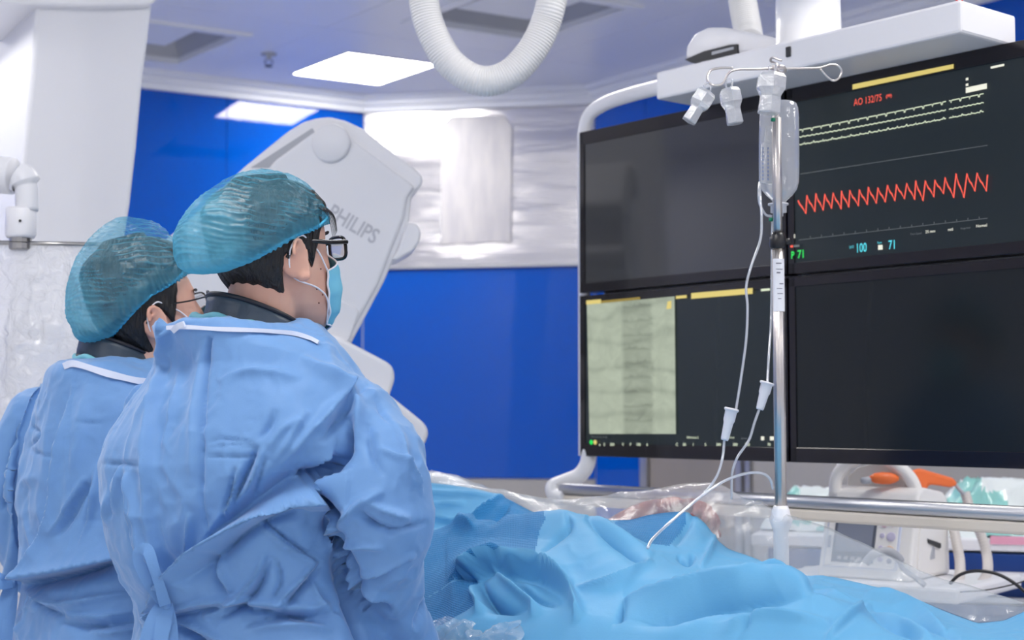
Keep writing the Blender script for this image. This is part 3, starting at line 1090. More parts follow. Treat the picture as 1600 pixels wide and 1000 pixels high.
# ------------------------------------------------------------------ X-ray arm in the middle
XY = 3.95
xa = empty('xray_arm', (F(470, 700, XY + .2).x, XY + .3, 0), 'tilted white x-ray C-arm housing with grey lettering behind the doctors', 'x-ray machine')
def poly(pts, Y):
    return [F(x, y, Y) for x, y in pts]
body = [(495, 184), (515, 182), (540, 188), (566, 200), (606, 232), (650, 264), (660, 274), (661, 287), (646, 303), (642, 312), (640, 345), (622, 388), (600, 440), (551, 532), (500, 640), (420, 660), (230, 560), (190, 470), (215, 410), (285, 352), (380, 262), (450, 205), (474, 190)]
v, f = g_prism(poly(body, XY), Vector((-.05, .30, 0)), 0.012)
obj('housing', v, f, M['white'], xa, smooth=False)
# raised face: leaves the white rim and a grey groove along the upper left edge
groove = [(392, 262), (488, 200), (495, 212), (486, 226), (478, 228), (430, 262)]
v, f = g_prism(poly(groove, XY - .002), Vector((0, .008, 0)))
obj('groove', v, f, M['grey_plastic'], xa, smooth=False)
face = [(430, 250), (490, 206), (516, 198), (540, 205), (556, 222), (640, 285), (648, 292), (636, 308), (631, 340), (590, 445), (540, 535), (490, 630), (300, 590), (240, 480), (300, 400)]
v, f = g_prism(poly(face, XY - .012), Vector((0, .02, 0)), 0.008)
obj('face_cover', v, f, M['white2'], xa, smooth=False)
c = F(517, 224, XY - .010)
v, f = g_lathe(c, (-.1, -1, .05), [(0, .052), (.008, .050), (.012, .045), (.012, .0)], 36)
obj('pivot_cap', v, f, M['white2'], xa)
# knob on the right edge
kn = [(636, 346), (652, 350), (658, 362), (656, 378), (645, 392), (620, 406), (612, 405), (622, 388)]
v, f = g_prism(poly(kn, XY - .008), Vector((-.02, .15, 0)), 0.010)
obj('edge_bumper', v, f, M['white'], xa, smooth=False)
pn = [(470, 455), (498, 452), (556, 480), (561, 488), (546, 530), (520, 560), (440, 520)]
v, f = g_prism(poly(pn, XY - .0155), Vector((0, .012, 0)), 0.004)
obj('service_panel', v, f, M['white2'], xa, smooth=False)
a_, b_ = F(500, 330, XY - .0125), F(596, 386, XY - .0125)
M['letter'] = mat('grey_print', srgb(188, 190, 198), .5)
xd = (b_ - a_).normalized(); yd = Vector((0, -1, 0)).cross(xd) * -1
yd = xd.cross(Vector((0, 1, 0))) * 1
if yd.z < 0: yd = -yd
text_mesh('PHILIPS', F(509, 338, XY - .0126), xd, yd, 0.056, M['letter'], xa, 'lettering', 0.0, width=.80, bold=.018)
s2 = [(430, 500), (500, 519), (530, 526), (606, 566), (615, 575), (617, 592), (607, 622), (590, 640), (560, 700), (400, 700)]
v, f = g_prism(poly(s2, XY - .05), Vector((-.03, .26, 0)), 0.014)
obj('lower_housing', v, f, M['white'], xa, smooth=False)
s3 = [(520, 600), (596, 614), (610, 618), (662, 660), (670, 672), (668, 686), (642, 728), (610, 780), (480, 780)]
v, f = g_prism(poly(s3, XY - .10), Vector((-.03, .24, 0)), 0.014)
obj('collimator', v, f, M['white'], xa, smooth=False)
# support stand down to the floor
fa = F(470, 700, XY + .05)
v, f = g_box((fa.x, XY + .12, (fa.z) / 2 + .1), (.22, .24, fa.z + .2 - .1), None, .03)
obj('stand', v, f, M['white2'], xa, smooth=False)
v, f = g_box((fa.x, XY + .2, .05), (.55, .6, .10), None, .03)
obj('base', v, f, M['white2'], xa, smooth=False)

# ================================================================== TABLE, DRAPES, IV POLE
RT_ = Vector((0.688, -0.725, 0)).normalized()       # along the table, to the right and nearer
NT_ = Vector((-0.725, -0.688, 0)).normalized()      # across the table, towards the doctors
O_T = Vector((0.48, 2.75, 0))
TAX = (RT_, NT_, Z3)
def TB(s, w, z=0.0):
    p = O_T + RT_ * s + NT_ * w
    return Vector((p.x, p.y, z))
def TW(px, w):
    """plan point on photo column px at distance w from the far edge"""
    k = (px - 800) / FPX
    ox = O_T.x + NT_.x * w; oy = O_T.y + NT_.y * w
    s = (k * oy - ox) / (RT_.x - k * RT_.y)
    return ox + RT_.x * s, oy + RT_.y * s
def zat(px, py, Y):
    return F(px, py, Y).z

TTOP = 0.80
tb = empty('operating_table', TB(-.3, .30, 0), 'narrow patient table on a column under the blue drapes', 'operating table')
v, f = g_box(TB(-.3, .31, TTOP - .03), (2.3, .46, .06), TAX, .02)
obj('table_top', v, f, M['grey_plastic'], tb, smooth=False)
v, f = g_box(TB(-.3, .31, TTOP + .02), (2.25, .44, .04), TAX, .018)
obj('mattress', v, f, M['black'], tb, smooth=False)
v, f = g_box(TB(-.55, .31, .45), (.42, .30, .80), TAX, .04)
obj('column', v, f, M['white2'], tb, smooth=False)
v, f = g_box(TB(-.45, .31, .05), (1.0, .40, .10), TAX, .03)
obj('base', v, f, M['white2'], tb, smooth=False)
for w_ in (0.055, 0.565):
    v, f = g_box(TB(-.2, w_, TTOP - .03), (1.6, .012, .03), TAX, .003)
    obj('side_rail', v, f, M['chrome'], tb, smooth=False)

# ---- helper: surface given by photo columns and rows of heights
def row_interp(rows, ws, pxs, wq):
    """rows: list of [(px,py),...] one per w; smooth interpolation across w (catmull) of py at columns pxs"""
    rows = [list(r) + [(2300, r[-1][1] + 290)] for r in rows]
    R = np.array([np.interp(pxs, [a for a, b in r], [b for a, b in r]) for r in rows])
    k = np.array([1, 2, 3, 4, 3, 2, 1.0]); k /= k.sum()
    R = np.array([np.convolve(np.pad(r, 3, mode='edge'), k, mode='valid') for r in R])
    out = np.zeros((len(wq), len(pxs)))
    ws = np.array(ws)
    for i, q in enumerate(wq):
        j = int(np.clip(np.searchsorted(ws, q) - 1, 0, len(ws) - 2))
        t = (q - ws[j]) / (ws[j + 1] - ws[j])
        p1, p2 = R[j], R[j + 1]
        m1 = (R[j + 1] - R[max(j - 1, 0)]) / (ws[j + 1] - ws[max(j - 1, 0)]) * (ws[j + 1] - ws[j])
        j3 = min(j + 2, len(ws) - 1)
        m2 = (R[j3] - R[j]) / (ws[j3] - ws[j]) * (ws[j + 1] - ws[j])
        # keep the curve from overshooting
        d = p2 - p1
        m1 = np.clip(m1, -3 * np.abs(d), 3 * np.abs(d)); m2 = np.clip(m2, -3 * np.abs(d), 3 * np.abs(d))
        out[i] = (2 * t ** 3 - 3 * t ** 2 + 1) * p1 + (t ** 3 - 2 * t ** 2 + t) * m1 + (-2 * t ** 3 + 3 * t ** 2) * p2 + (t ** 3 - t ** 2) * m2
    return out

# ---- blue drape
PX0, PX1 = 330, 2300
pxs = np.concatenate([np.arange(PX0, 1700, 2.5), np.arange(1700, PX1 + 1, 6.0)])
far = [(470, 745), (600, 747), (650, 752), (700, 757), (745, 764), (785, 775), (830, 799), (870, 810), (950, 813), (985, 812), (1010, 805), (1040, 801), (1072, 799), (1090, 808), (1104, 822), (1116, 842), (1135, 858), (1165, 868), (1200, 882), (1260, 899), (1300, 902), (1400, 926), (1470, 955), (1520, 974), (1560, 970), (1600, 952), (1720, 960)]
r08 = [(470, 815), (640, 822), (700, 826), (760, 822), (800, 815), (850, 822), (950, 830), (1000, 830), (1050, 836), (1090, 846), (1130, 869), (1200, 893), (1300, 915), (1400, 940), (1520, 985), (1600, 972), (1720, 980)]
r18 = [(470, 800), (640, 842), (670, 836), (700, 827), (750, 817), (800, 808), (850, 800), (885, 800), (930, 818), (980, 842), (1040, 868), (1130, 890), (1200, 905), (1300, 925), (1400, 948), (1520, 990), (1600, 985), (1720, 1000)]
r27 = [(470, 830), (640, 890), (700, 876), (760, 858), (820, 848), (870, 846), (930, 852), (1000, 880), (1100, 905), (1200, 925), (1300, 940), (1400, 965), (1600, 1000), (1720, 1020)]
r37 = [(470, 895), (640, 945), (690, 925), (735, 890), (765, 879), (800, 884), (850, 899), (900, 915), (1000, 925), (1100, 925), (1160, 918), (1250, 925), (1300, 945), (1400, 985), (1600, 1020), (1720, 1050)]
r46 = [(470, 1010), (640, 985), (700, 978), (740, 950), (800, 955), (870, 960), (950, 965), (1100, 975), (1250, 985), (1400, 1020), (1600, 1060), (1720, 1080)]
ws = [0.0, 0.08, 0.18, 0.27, 0.37, 0.46]
wq = np.concatenate([np.linspace(0, 0.46, 116)])
PY = row_interp([far, r08, r18, r27, r37, r46], ws, pxs, wq)
nu = len(pxs)
pts = []
def surf_row(w, pyrow):
    out = np.zeros((nu, 3))
    for i, px in enumerate(pxs):
        X, Y = TW(px, w)
        d = ray(px, pyrow[i])
        out[i] = (X, Y, EYE.z + d.z * (Y / d.y))
    return out
rows3 = []
first = surf_row(0.0, PY[0])
for k, (dw, dz) in enumerate(((-.05, -.30), (-.045, -.22), (-.04, -.15), (-.034, -.10), (-.026, -.06), (-.018, -.03), (-.009, -.010))):
    r = first.copy()
    r[:, 0] += NT_.x * dw; r[:, 1] += NT_.y * dw; r[:, 2] += dz
    rows3.append(r)
n_edge = len(rows3)
for w_, pr in zip(wq, PY):
    rows3.append(surf_row(w_, pr))
last = rows3[-1]
# near edge bends down and hangs
for k in range(1, 40):
    t = k / 39
    r = last.copy()
    dw = 0.10 * (1 - (1 - min(1, t * 2.5)) ** 2)
    r[:, 0] += NT_.x * dw; r[:, 1] += NT_.y * dw
    r[:, 2] -= 0.55 * t ** 1.25 + .02 * min(1, t * 5)
    ss = np.arange(nu) * 0.02
    wob = 0.016 * np.sin(ss * 2.3 + 1) * t + 0.010 * np.sin(ss * 5.1) * t
    r[:, 0] += NT_.x * wob; r[:, 1] += NT_.y * wob
    rows3.append(r)
A = np.concatenate(rows3)
nv = len(rows3)
def grid_normals(A, nu, nv):
    G_ = A.reshape(nv, nu, 3)
    du = np.gradient(G_, axis=1); dv = np.gradient(G_, axis=0)
    n = np.cross(du, dv)
    n /= (np.linalg.norm(n, axis=2, keepdims=True) + 1e-12)
    if n[nv // 2, nu // 2, 2] < 0: n = -n
    return n.reshape(-1, 3)
px_, py_ = project(A)
top = np.zeros(len(A)); top[n_edge * nu:(n_edge + len(wq)) * nu] = 1
edge_mask = np.tile(np.clip(np.minimum(np.arange(nv) - n_edge + 1, 30) / 8, 0, 1)[:, None], (1, nu)).reshape(-1)
folds_d = [
    ('valley', .012, 5, [(915, 812), (955, 845), (1010, 888)]),
    ('ridge', .008, 8, [(905, 800), (950, 830), (1020, 872)]),
    ('tuck', .020, 8, [(735, 893), (765, 878), (800, 884), (850, 900), (900, 940)], 'end'),
    ('valley', .022, 9, [(742, 900), (758, 930), (790, 955), (835, 962)]),
    ('ridge', .014, 7, [(740, 900), (745, 935), (765, 965), (800, 962), (842, 958)]),
    ('ridge', .012, 7, [(765, 880), (800, 920), (842, 958), (860, 1000)]),
    ('valley', .010, 6, [(790, 890), (830, 930), (870, 950)]),
    ('ridge', .014, 8, [(850, 900), (885, 925), (905, 960), (915, 1000)]),
    ('tuck', .022, 10, [(1270, 925), (1200, 918), (1120, 925), (1060, 934), (975, 940)], 'both'),
    ('valley', .016, 12, [(930, 985), (1010, 975), (1100, 955), (1200, 943), (1270, 935)]),
    ('valley', .010, 4, [(978, 940), (968, 965), (950, 1000)]),
    ('ridge', .010, 6, [(1265, 925), (1330, 945), (1400, 970), (1460, 1000)]),
    ('valley', .012, 8, [(1300, 925), (1370, 960), (1440, 1000)]),
    ('ridge', .008, 6, [(1130, 892), (1200, 915), (1270, 925)]),
    ('ridge', .009, 6, [(1350, 930), (1400, 940), (1480, 985)]),
    ('valley', .009, 5, [(1360, 945), (1420, 965), (1500, 1000)]),
    ('ridge', .007, 5, [(1358, 942), (1320, 970), (1290, 1000)]),
    ('valley', .010, 4, [(1058, 872), (1075, 880), (1085, 868)]),
    ('ridge', .007, 5, [(1115, 835), (1108, 865), (1095, 888)]),
    ('valley', .006, 6, [(1085, 800), (1070, 830), (1055, 858)]),
    ('ridge', .008, 5, [(785, 775), (755, 800), (730, 822)]),
    ('valley', .007, 6, [(800, 785), (775, 812), (760, 822)]),
    ('ridge', .012, 6, [(640, 832), (680, 819), (740, 824)], 'no'),
    ('valley', .008, 5, [(885, 802), (890, 825), (868, 845), (848, 868)]),
    ('ridge', .009, 7, [(1020, 880), (960, 915), (900, 925)]),
    ('ridge', .006, 5, [(640, 768), (720, 772), (790, 778)]),
    ('ridge', .006, 5, [(660, 790), (730, 788)]),
    ('valley', .006, 6, [(1180, 960), (1165, 980), (1150, 1000)]),
    ('ridge', .008, 10, [(1120, 985), (1200, 965), (1300, 975)]),
]
H = 2.0 * fold_field(px_, py_, [(f_[0], f_[1], f_[2] * .85) + tuple(f_[3:]) for f_ in folds_d]) * top
H += edge_mask * (0.0045 * ridged(A * np.array([5, 5, 3]) + 9) + 0.0016 * ridged(A * 14 + 30))
Nn = grid_normals(A, nu, nv)
A = A + Nn * H[:, None]
fc = grid_faces(nu, nv)
Fc = np.array(fc)
cpx = px_[Fc].mean(1); cpy = py_[Fc].mean(1)
def in_poly(x, y, P):
    ins = np.zeros(x.shape, bool)
    n = len(P)
    for i in range(n):
        x0, y0 = P[i]; x1, y1 = P[(i + 1) % n]
        c = ((y0 > y) != (y1 > y)) & (x < (x1 - x0) * (y - y0) / (y1 - y0 + 1e-9) + x0)
        ins ^= c
    return ins
inrow = (np.arange(len(Fc)) // (nu - 1))
tf = (inrow >= n_edge) & (inrow < n_edge + len(wq) - 1)
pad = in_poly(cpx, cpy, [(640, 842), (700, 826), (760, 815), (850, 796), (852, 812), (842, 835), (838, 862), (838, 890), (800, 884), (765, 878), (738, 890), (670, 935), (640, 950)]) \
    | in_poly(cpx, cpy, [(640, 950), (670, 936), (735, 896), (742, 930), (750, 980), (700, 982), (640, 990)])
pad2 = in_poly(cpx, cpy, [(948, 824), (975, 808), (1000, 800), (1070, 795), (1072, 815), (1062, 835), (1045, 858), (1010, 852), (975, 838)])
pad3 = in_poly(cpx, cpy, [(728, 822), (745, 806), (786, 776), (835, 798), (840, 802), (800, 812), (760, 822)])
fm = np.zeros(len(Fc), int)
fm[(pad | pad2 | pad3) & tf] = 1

def mat_drape(name, col, dots=False, crease=(5, .35, .006), sheen=.12):
    m = mat(name, col, 0.55, spec=0.3, sss=0.0)
    nt = m.node_tree; L = nt.links.new
    b = nt.nodes['Principled BSDF']
    b.inputs['Sheen Weight'].default_value = sheen
    b.inputs['Sheen Roughness'].default_value = 0.45
    b.inputs['Sheen Tint'].default_value = (.8, .9, 1, 1)
    tc = nt.nodes.new('ShaderNodeTexCoord')
    bp = nt.nodes.new('ShaderNodeBump')
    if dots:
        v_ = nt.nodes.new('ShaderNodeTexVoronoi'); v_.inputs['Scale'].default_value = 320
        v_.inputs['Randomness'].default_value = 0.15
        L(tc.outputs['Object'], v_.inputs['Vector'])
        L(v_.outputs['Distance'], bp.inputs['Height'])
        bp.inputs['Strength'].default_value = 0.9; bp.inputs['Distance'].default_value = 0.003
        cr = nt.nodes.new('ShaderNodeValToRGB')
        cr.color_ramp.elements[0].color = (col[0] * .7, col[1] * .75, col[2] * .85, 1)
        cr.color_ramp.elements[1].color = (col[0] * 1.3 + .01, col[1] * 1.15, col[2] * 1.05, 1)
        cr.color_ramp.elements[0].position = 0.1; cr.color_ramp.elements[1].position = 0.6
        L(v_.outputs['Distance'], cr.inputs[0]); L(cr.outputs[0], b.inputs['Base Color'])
    else:
        n = nt.nodes.new('ShaderNodeTexNoise'); n.inputs['Scale'].default_value = 300
        L(tc.outputs['Object'], n.inputs[0]); L(n.outputs[0], bp.inputs['Height'])
        bp.inputs['Strength'].default_value = 0.12; bp.inputs['Distance'].default_value = 0.0015
        # small sharp creases of crumpled non-woven cloth
        n2_ = nt.nodes.new('ShaderNodeTexNoise'); n2_.noise_type = 'RIDGED_MULTIFRACTAL'
        n2_.inputs['Scale'].default_value = crease[0]; n2_.inputs['Detail'].default_value = 3
        n2_.inputs['Distortion'].default_value = .6
        L(tc.outputs['Object'], n2_.inputs[0])
        b2 = nt.nodes.new('ShaderNodeBump'); b2.inputs['Strength'].default_value = crease[1]; b2.inputs['Distance'].default_value = crease[2]
        L(n2_.outputs[0], b2.inputs['Height']); L(b2.outputs[0], bp.inputs['Normal'])
    L(bp.outputs[0], b.inputs['Normal'])
    # cloth lets some light through
    tl = nt.nodes.new('ShaderNodeBsdfTranslucent'); tl.inputs[0].default_value = col
    mx = nt.nodes.new('ShaderNodeMixShader'); mx.inputs[0].default_value = 0.12
    out = nt.nodes['Material Output']
    L(b.outputs[0], mx.inputs[1]); L(tl.outputs[0], mx.inputs[2]); L(mx.outputs[0], out.inputs[0])
    return m
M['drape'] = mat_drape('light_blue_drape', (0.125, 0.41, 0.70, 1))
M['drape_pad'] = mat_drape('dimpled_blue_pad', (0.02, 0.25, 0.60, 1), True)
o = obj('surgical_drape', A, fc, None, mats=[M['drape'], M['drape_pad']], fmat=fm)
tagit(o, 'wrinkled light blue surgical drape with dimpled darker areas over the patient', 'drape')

# ---- clear plastic sheet along the far side of the table
M['film2'] = mat_film('clear_drape_film', (0.90, 0.93, 0.96, 1), opacity=0.25, gloss=0.2, rough=0.26, bscale=7, bstr=0.5, bdist=0.02)
sil = [(560, 740), (640, 742), (655, 737), (675, 737), (700, 744), (725, 752), (760, 765), (800, 772), (840, 780), (880, 786), (900, 784), (930, 778), (980, 772), (1040, 767), (1080, 761), (1120, 762), (1150, 773), (1200, 797), (1225, 808), (1300, 835), (1350, 858), (1400, 880), (1450, 900), (1500, 918), (1560, 940), (1600, 951), (1720, 975)]
near = [(px, np.interp(px, [a for a, b in far], [b for a, b in far]) + 3) for px in range(560, 1721, 20)]
pxs2 = np.arange(560, 1721, 4.0)
wl_ = [-.16, -.14, -.11, -.085, -.06, -.045, -.035, -.028, -.022, -.015, -.008, 0.0, .008, .016, .022]
S_ = np.interp(pxs2, [a for a, b in sil], [b for a, b in sil])
N_ = np.interp(pxs2, [a for a, b in near], [b for a, b in near])
k = np.array([1, 2, 3, 2, 1.0]); k /= k.sum()
S_ = np.convolve(np.pad(S_, 2, mode='edge'), k, mode='valid')
rows3 = []
for q in np.linspace(0, 1, 60):
    r = np.zeros((len(pxs2), 3))
    for i, px in enumerate(pxs2):
        if q < .35:      # hanging far side
            t = q / .35
            w_ = -.11 + .06 * t
            X, Y = TW(px, w_)
            zt = zat(px, S_[i], Y)
            z = zt - 0.30 * (1 - t) ** 1.6
        else:
            t = (q - .35) / .65
            w_ = -.05 + .058 * t
            X, Y = TW(px, w_)
            pw_ = 0.9 + 1.3 * math.exp(-((px - 1075) / 70) ** 2)
            py = S_[i] + (N_[i] - S_[i]) * t ** pw_
            z = zat(px, py, Y) + 0.004
        r[i] = (X, Y, z)
    rows3.append(r)
A2 = np.concatenate(rows3)
n2 = len(pxs2)
Nn = grid_normals(A2, n2, 60)
amp = np.tile((np.sin(np.linspace(0, 1, 60) * pi) ** .7)[:, None], (1, n2)).reshape(-1)
A2 = A2 + Nn * (amp * (0.007 * (ridged(A2 * np.array([7, 7, 9]) + 2) - .2) + 0.0015 * ridged(A2 * 22 + 7)))[:, None]
tagit(obj('plastic_sheet', A2, grid_faces(n2, 60), M['film2']), 'clear crinkled plastic sheet over the hand along the far side of the blue drape', 'plastic sheet')

# white padded roll behind the doctor's elbow at the far left of the drape
rp = smooth_path([F(630, 748, 3.62), F(655, 747, 3.60), F(690, 752, 3.58), F(718, 758, 3.56), F(735, 764, 3.54)], 6)
V_, Q_ = g_tube(rp, lambda i, n: .017 * sin(pi * min(1, (i + 1.5) / (n + 1))) ** .4, 14)
tagit(obj('cloth_roll', V_, Q_, M['white2']), 'small white cloth bundle at the far left end of the drape', 'cloth')

# clear film with white gauze at the bottom by the doctor's glove
nn = 60
A3 = np.zeros((nn * nn, 3))
for j in range(nn):
    for i in range(nn):
        px = 668 + 150 * i / (nn - 1); py = 973 + 60 * j / (nn - 1) - 6 * sin(i / 9.)
        A3[j * nn + i] = F(px, py, TW(px, .455 + .05 * j / (nn - 1))[1] - .055)
Nn = grid_normals(A3, nn, nn)
A3 = A3 + Nn * (0.008 * ridged(A3 * 22) + .004 * ridged(A3 * 50))[:, None]
tagit(obj('plastic_film', A3, grid_faces(nn, nn), M['film2']), 'crumpled clear film on the near edge of the drape beside the glove', 'plastic sheet')

# ================================================================== IV POLE
PY_ = 2.82
base = F(1220, 800, PY_)
PXc = base.x
def pz(py): return F(1216, py, PY_).z
ivp = empty('iv_pole', (PXc, PY_, 0.78), 'tall steel infusion pole with black clamp and white label, clamped to the table', 'iv pole')
v, f = g_lathe((PXc, PY_, pz(798)), (0, 0, 1), [(0, .0108), (pz(372) - pz(798), .0108)], 24)
# fluted outer tube: shallow grooves
def fluted(x, y, z0, z1, r, n=10):
    V, Q = [], []
    seg = n * 4
    for z in (z0, z1):
        for k in range(seg):
            a = 2 * pi * k / seg
            rr = r * (1 - 0.09 * (0.5 + 0.5 * cos(a * n)) ** 4)
            V.append(Vector((x + rr * cos(a), y + rr * sin(a), z)))
    for k in range(seg):
        Q.append([k, (k + 1) % seg, seg + (k + 1) % seg, seg + k])
    Q.append(list(range(seg))[::-1]); Q.append(list(range(seg, 2 * seg)))
    return V, Q
v, f = fluted(PXc, PY_, pz(800), pz(375), .0112)
obj('outer_tube', v, f, M['chrome'], ivp)
v, f = fluted(PXc, PY_, pz(378), pz(184), .0086, 8)
obj('inner_tube', v, f, M['chrome'], ivp)
v, f = g_lathe((PXc, PY_, pz(389)), (0, 0, 1), [(0, .0125), (.003, .0150), (.010, .0155), (.022, .0150), (.026, .012), (.030, .011)], 24)
obj('lock_collar', v, f, M['black'], ivp)
v, f = g_tube([Vector((PXc + .01, PY_, pz(378))), Vector((PXc + .022, PY_ - .004, pz(377)))], .006, 12)
obj('lock_knob', v, f, M['black'], ivp)
# label: a curved sheet round the tube front
V, Q = [], []
for z in (pz(487), pz(405)):
    for k in range(13):
        a = radians(-90 - 62 + k * 124 / 12)
        V.append(Vector((PXc + .0118 * cos(a), PY_ + .0118 * sin(a), z)))
for k in range(12): Q.append([k, k + 1, 14 + k, 13 + k])
M['paper'] = mat('white_label_paper', srgb(235, 236, 242), .5)
lb = obj('pole_label', V, Q, M['paper'], ivp)
M['ink'] = mat('grey_ink', srgb(120, 122, 135), .6)
parts = []
for (yy, x0, x1, h) in ((413, -.006, .004, 1.4), (422, -.006, .006, 1), (428, -.005, .002, 2.2), (445, .0, .007, 1.6), (452, -.005, .005, 1), (460, -.004, .006, 1), (468, -.003, .003, 1.2)):
    parts.append(([Vector((PXc + x0, PY_ - .0122, pz(yy))), Vector((PXc + x1, PY_ - .0122, pz(yy))), Vector((PXc + x1, PY_ - .0122, pz(yy - h))), Vector((PXc + x0, PY_ - .0122, pz(yy - h)))], [[0, 1, 2, 3]]))
v, f = join(*parts)
obj('label_print', v, f, M['ink'], lb, smooth=False)
v, f = g_lathe((PXc, PY_, 0.76), (0, 0, 1), [(0, .014), (.02, .014), (pz(830) - .76, .014), (pz(818) - .76, .019), (pz(812) - .76, .022), (pz(806) - .76, .018), (pz(797) - .76, .0165), (pz(790) - .76, .0125)], 24)
obj('base_sleeve', v, f, M['white'], ivp)
rail = TB(0, .055)
v, f = g_box((PXc + NT_.x * .02, PY_ + NT_.y * .02, .775), (.05, .06, .045), TAX, .006)
obj('rail_clamp', v, f, M['black'], ivp, smooth=False)
# hooks on top
hubp = F(1212, 160, PY_ - .0)
v, f = g_lathe((PXc - .001, PY_, pz(186)), (0, 0, 1), [(0, .0085), (.004, .0070), (.02, .0055), (pz(108) - pz(186), .0055), (pz(104) - pz(186), .007), (pz(98) - pz(186), .004)], 16)
obj('hook_stem', v, f, M['chrome'], ivp)
def wire(name, pts, r=.0022, Y=PY_, dy=None):
    P = [F(x, y, Y + (dy[i] if dy else 0)) for i, (x, y) in enumerate(pts)]
    v, f = g_tube(smooth_path(P, 8), r, 10)
    return obj(name, v, f, M['chrome'], ivp)
wire('hook', [(1212, 107), (1180, 108), (1150, 109), (1138, 115), (1131, 128), (1124, 133), (1114, 133), (1106, 127), (1106, 117), (1112, 109), (1128, 106), (1145, 106)], dy=[0, -.02, -.04, -.05, -.055, -.06, -.06, -.05, -.04, -.03, -.03, -.03])
wire('hook', [(1212, 107), (1250, 107), (1280, 106), (1298, 101), (1309, 103), (1315, 112), (1311, 122), (1302, 126), (1292, 120), (1284, 111), (1277, 105)], dy=[0, .01, .02, .03, .035, .04, .04, .04, .035, .03, .03])
wire('hook', [(1213, 107), (1211, 99), (1204, 95), (1207, 90), (1221, 95)], dy=[0, -.01, -.02, -.03, -.04])
wire('hook', [(1213, 108), (1220, 114), (1226, 112), (1225, 105), (1217, 103)], dy=[0, -.01, -.02, -.03, -.035], r=.003)

# plastics
def mat_clear(name, col, op, gl=0.35, rough=0.08, bs=40, bstr=.3):
    return mat_film(name, col, opacity=op, gloss=gl, rough=rough, bscale=bs, bstr=bstr, bdist=.004, transl=.45)
M['bottle'] = mat_clear('soft_clear_bottle', (0.86, 0.90, 0.98, 1), .36, .35)
M['frost'] = mat_clear('frosted_plastic', (0.90, 0.93, 0.98, 1), .38, .45, .12, 90, .5)
M['tube'] = mat_clear('infusion_tubing', (0.88, 0.92, 0.98, 1), .55, .5, .05, 5, 0)
M['conn'] = mat('white_connector', srgb(226, 226, 232), .35)
M['green'] = mat('green_tag', srgb(0, 130, 95), .5)

# bottle: flattened body, long shoulders, neck at the bottom, hanging tab on top
def flat_loft(levels, depth_ratio, Y, seg=28, power=2.6, cxf=lambda p: p):
    V, Q = [], []
    for (py, x0, x1) in levels:
        a = F(x0, py, Y); b = F(x1, py, Y)
        cx_, r = (a.x + b.x) / 2, (b.x - a.x) / 2
        for k in range(seg):
            t = 2 * pi * k / seg
            c, s_ = cos(t), sin(t)
            V.append(Vector((cx_ + r * math.copysign(abs(c) ** (2 / power), c), Y + r * depth_ratio * math.copysign(abs(s_) ** (2 / power), s_), a.z)))
    for i in range(len(levels) - 1):
        for k in range(seg):
            Q.append([i * seg + k, (i + 1) * seg + k, (i + 1) * seg + (k + 1) % seg, i * seg + (k + 1) % seg])
    Q.append(list(range(seg))); Q.append([(len(levels) - 1) * seg + k for k in range(seg)][::-1])
    return V, Q
BY = PY_ + .04
bt = empty('infusion_bottle', F(1217, 326, BY), 'translucent infusion bottle hanging neck down behind the top of the pole', 'bottle')
lv = [(157, 1206, 1226), (158.5, 1195, 1238), (162, 1190, 1244), (170, 1187.5, 1247), (185, 1187, 1248), (220, 1186, 1248.5), (260, 1186, 1248.5), (285, 1186, 1248), (297, 1190, 1245), (306, 1198, 1238), (313, 1206, 1230), (319, 1208, 1226)]
v, f = flat_loft(lv, .62, BY)
obj('bottle_body', v, f, M['bottle'], bt)
v, f = flat_loft([(318, 1200, 1232), (320.5, 1200, 1232), (321, 1204, 1229), (332, 1204, 1229), (333, 1208, 1224), (338, 1208, 1224)], 1.0, BY, 24, 2)
obj('neck_cap', v, f, M['conn'], bt)
v, f = flat_loft([(197, 1196, 1208), (222, 1194, 1208), (223, 1190, 1208), (286, 1188, 1208), (287, 1192, 1207)], .25, BY - .022, 16, 4)
obj('printed_label', v, f, M['frost'], bt)
parts = []
M['blueink'] = mat('blue_ink', srgb(110, 125, 165), .6)
for x0 in (1191, 1199):
    for yy in range(230, 282, 6):
        pa, pb = F(x0, yy, BY - .030), F(x0 + 2.2, yy + 3.6, BY - .030)
        parts.append(([Vector((pa.x, pa.y, pa.z)), Vector((pb.x, pa.y, pa.z)), Vector((pb.x, pa.y, pb.z)), Vector((pa.x, pa.y, pb.z))], [[0, 1, 2, 3]]))
v, f = join(*parts)
obj('label_print', v, f, M['blueink'], bt, smooth=False)
v, f = g_tube(smooth_path([F(1207, 160, BY), F(1205, 145, BY - .01), F(1211, 120, PY_ - .02), F(1217, 140, BY - .01), F(1219, 160, BY)], 6), .0022, 8)
obj('hanging_tab', v, f, M['bottle'], bt)
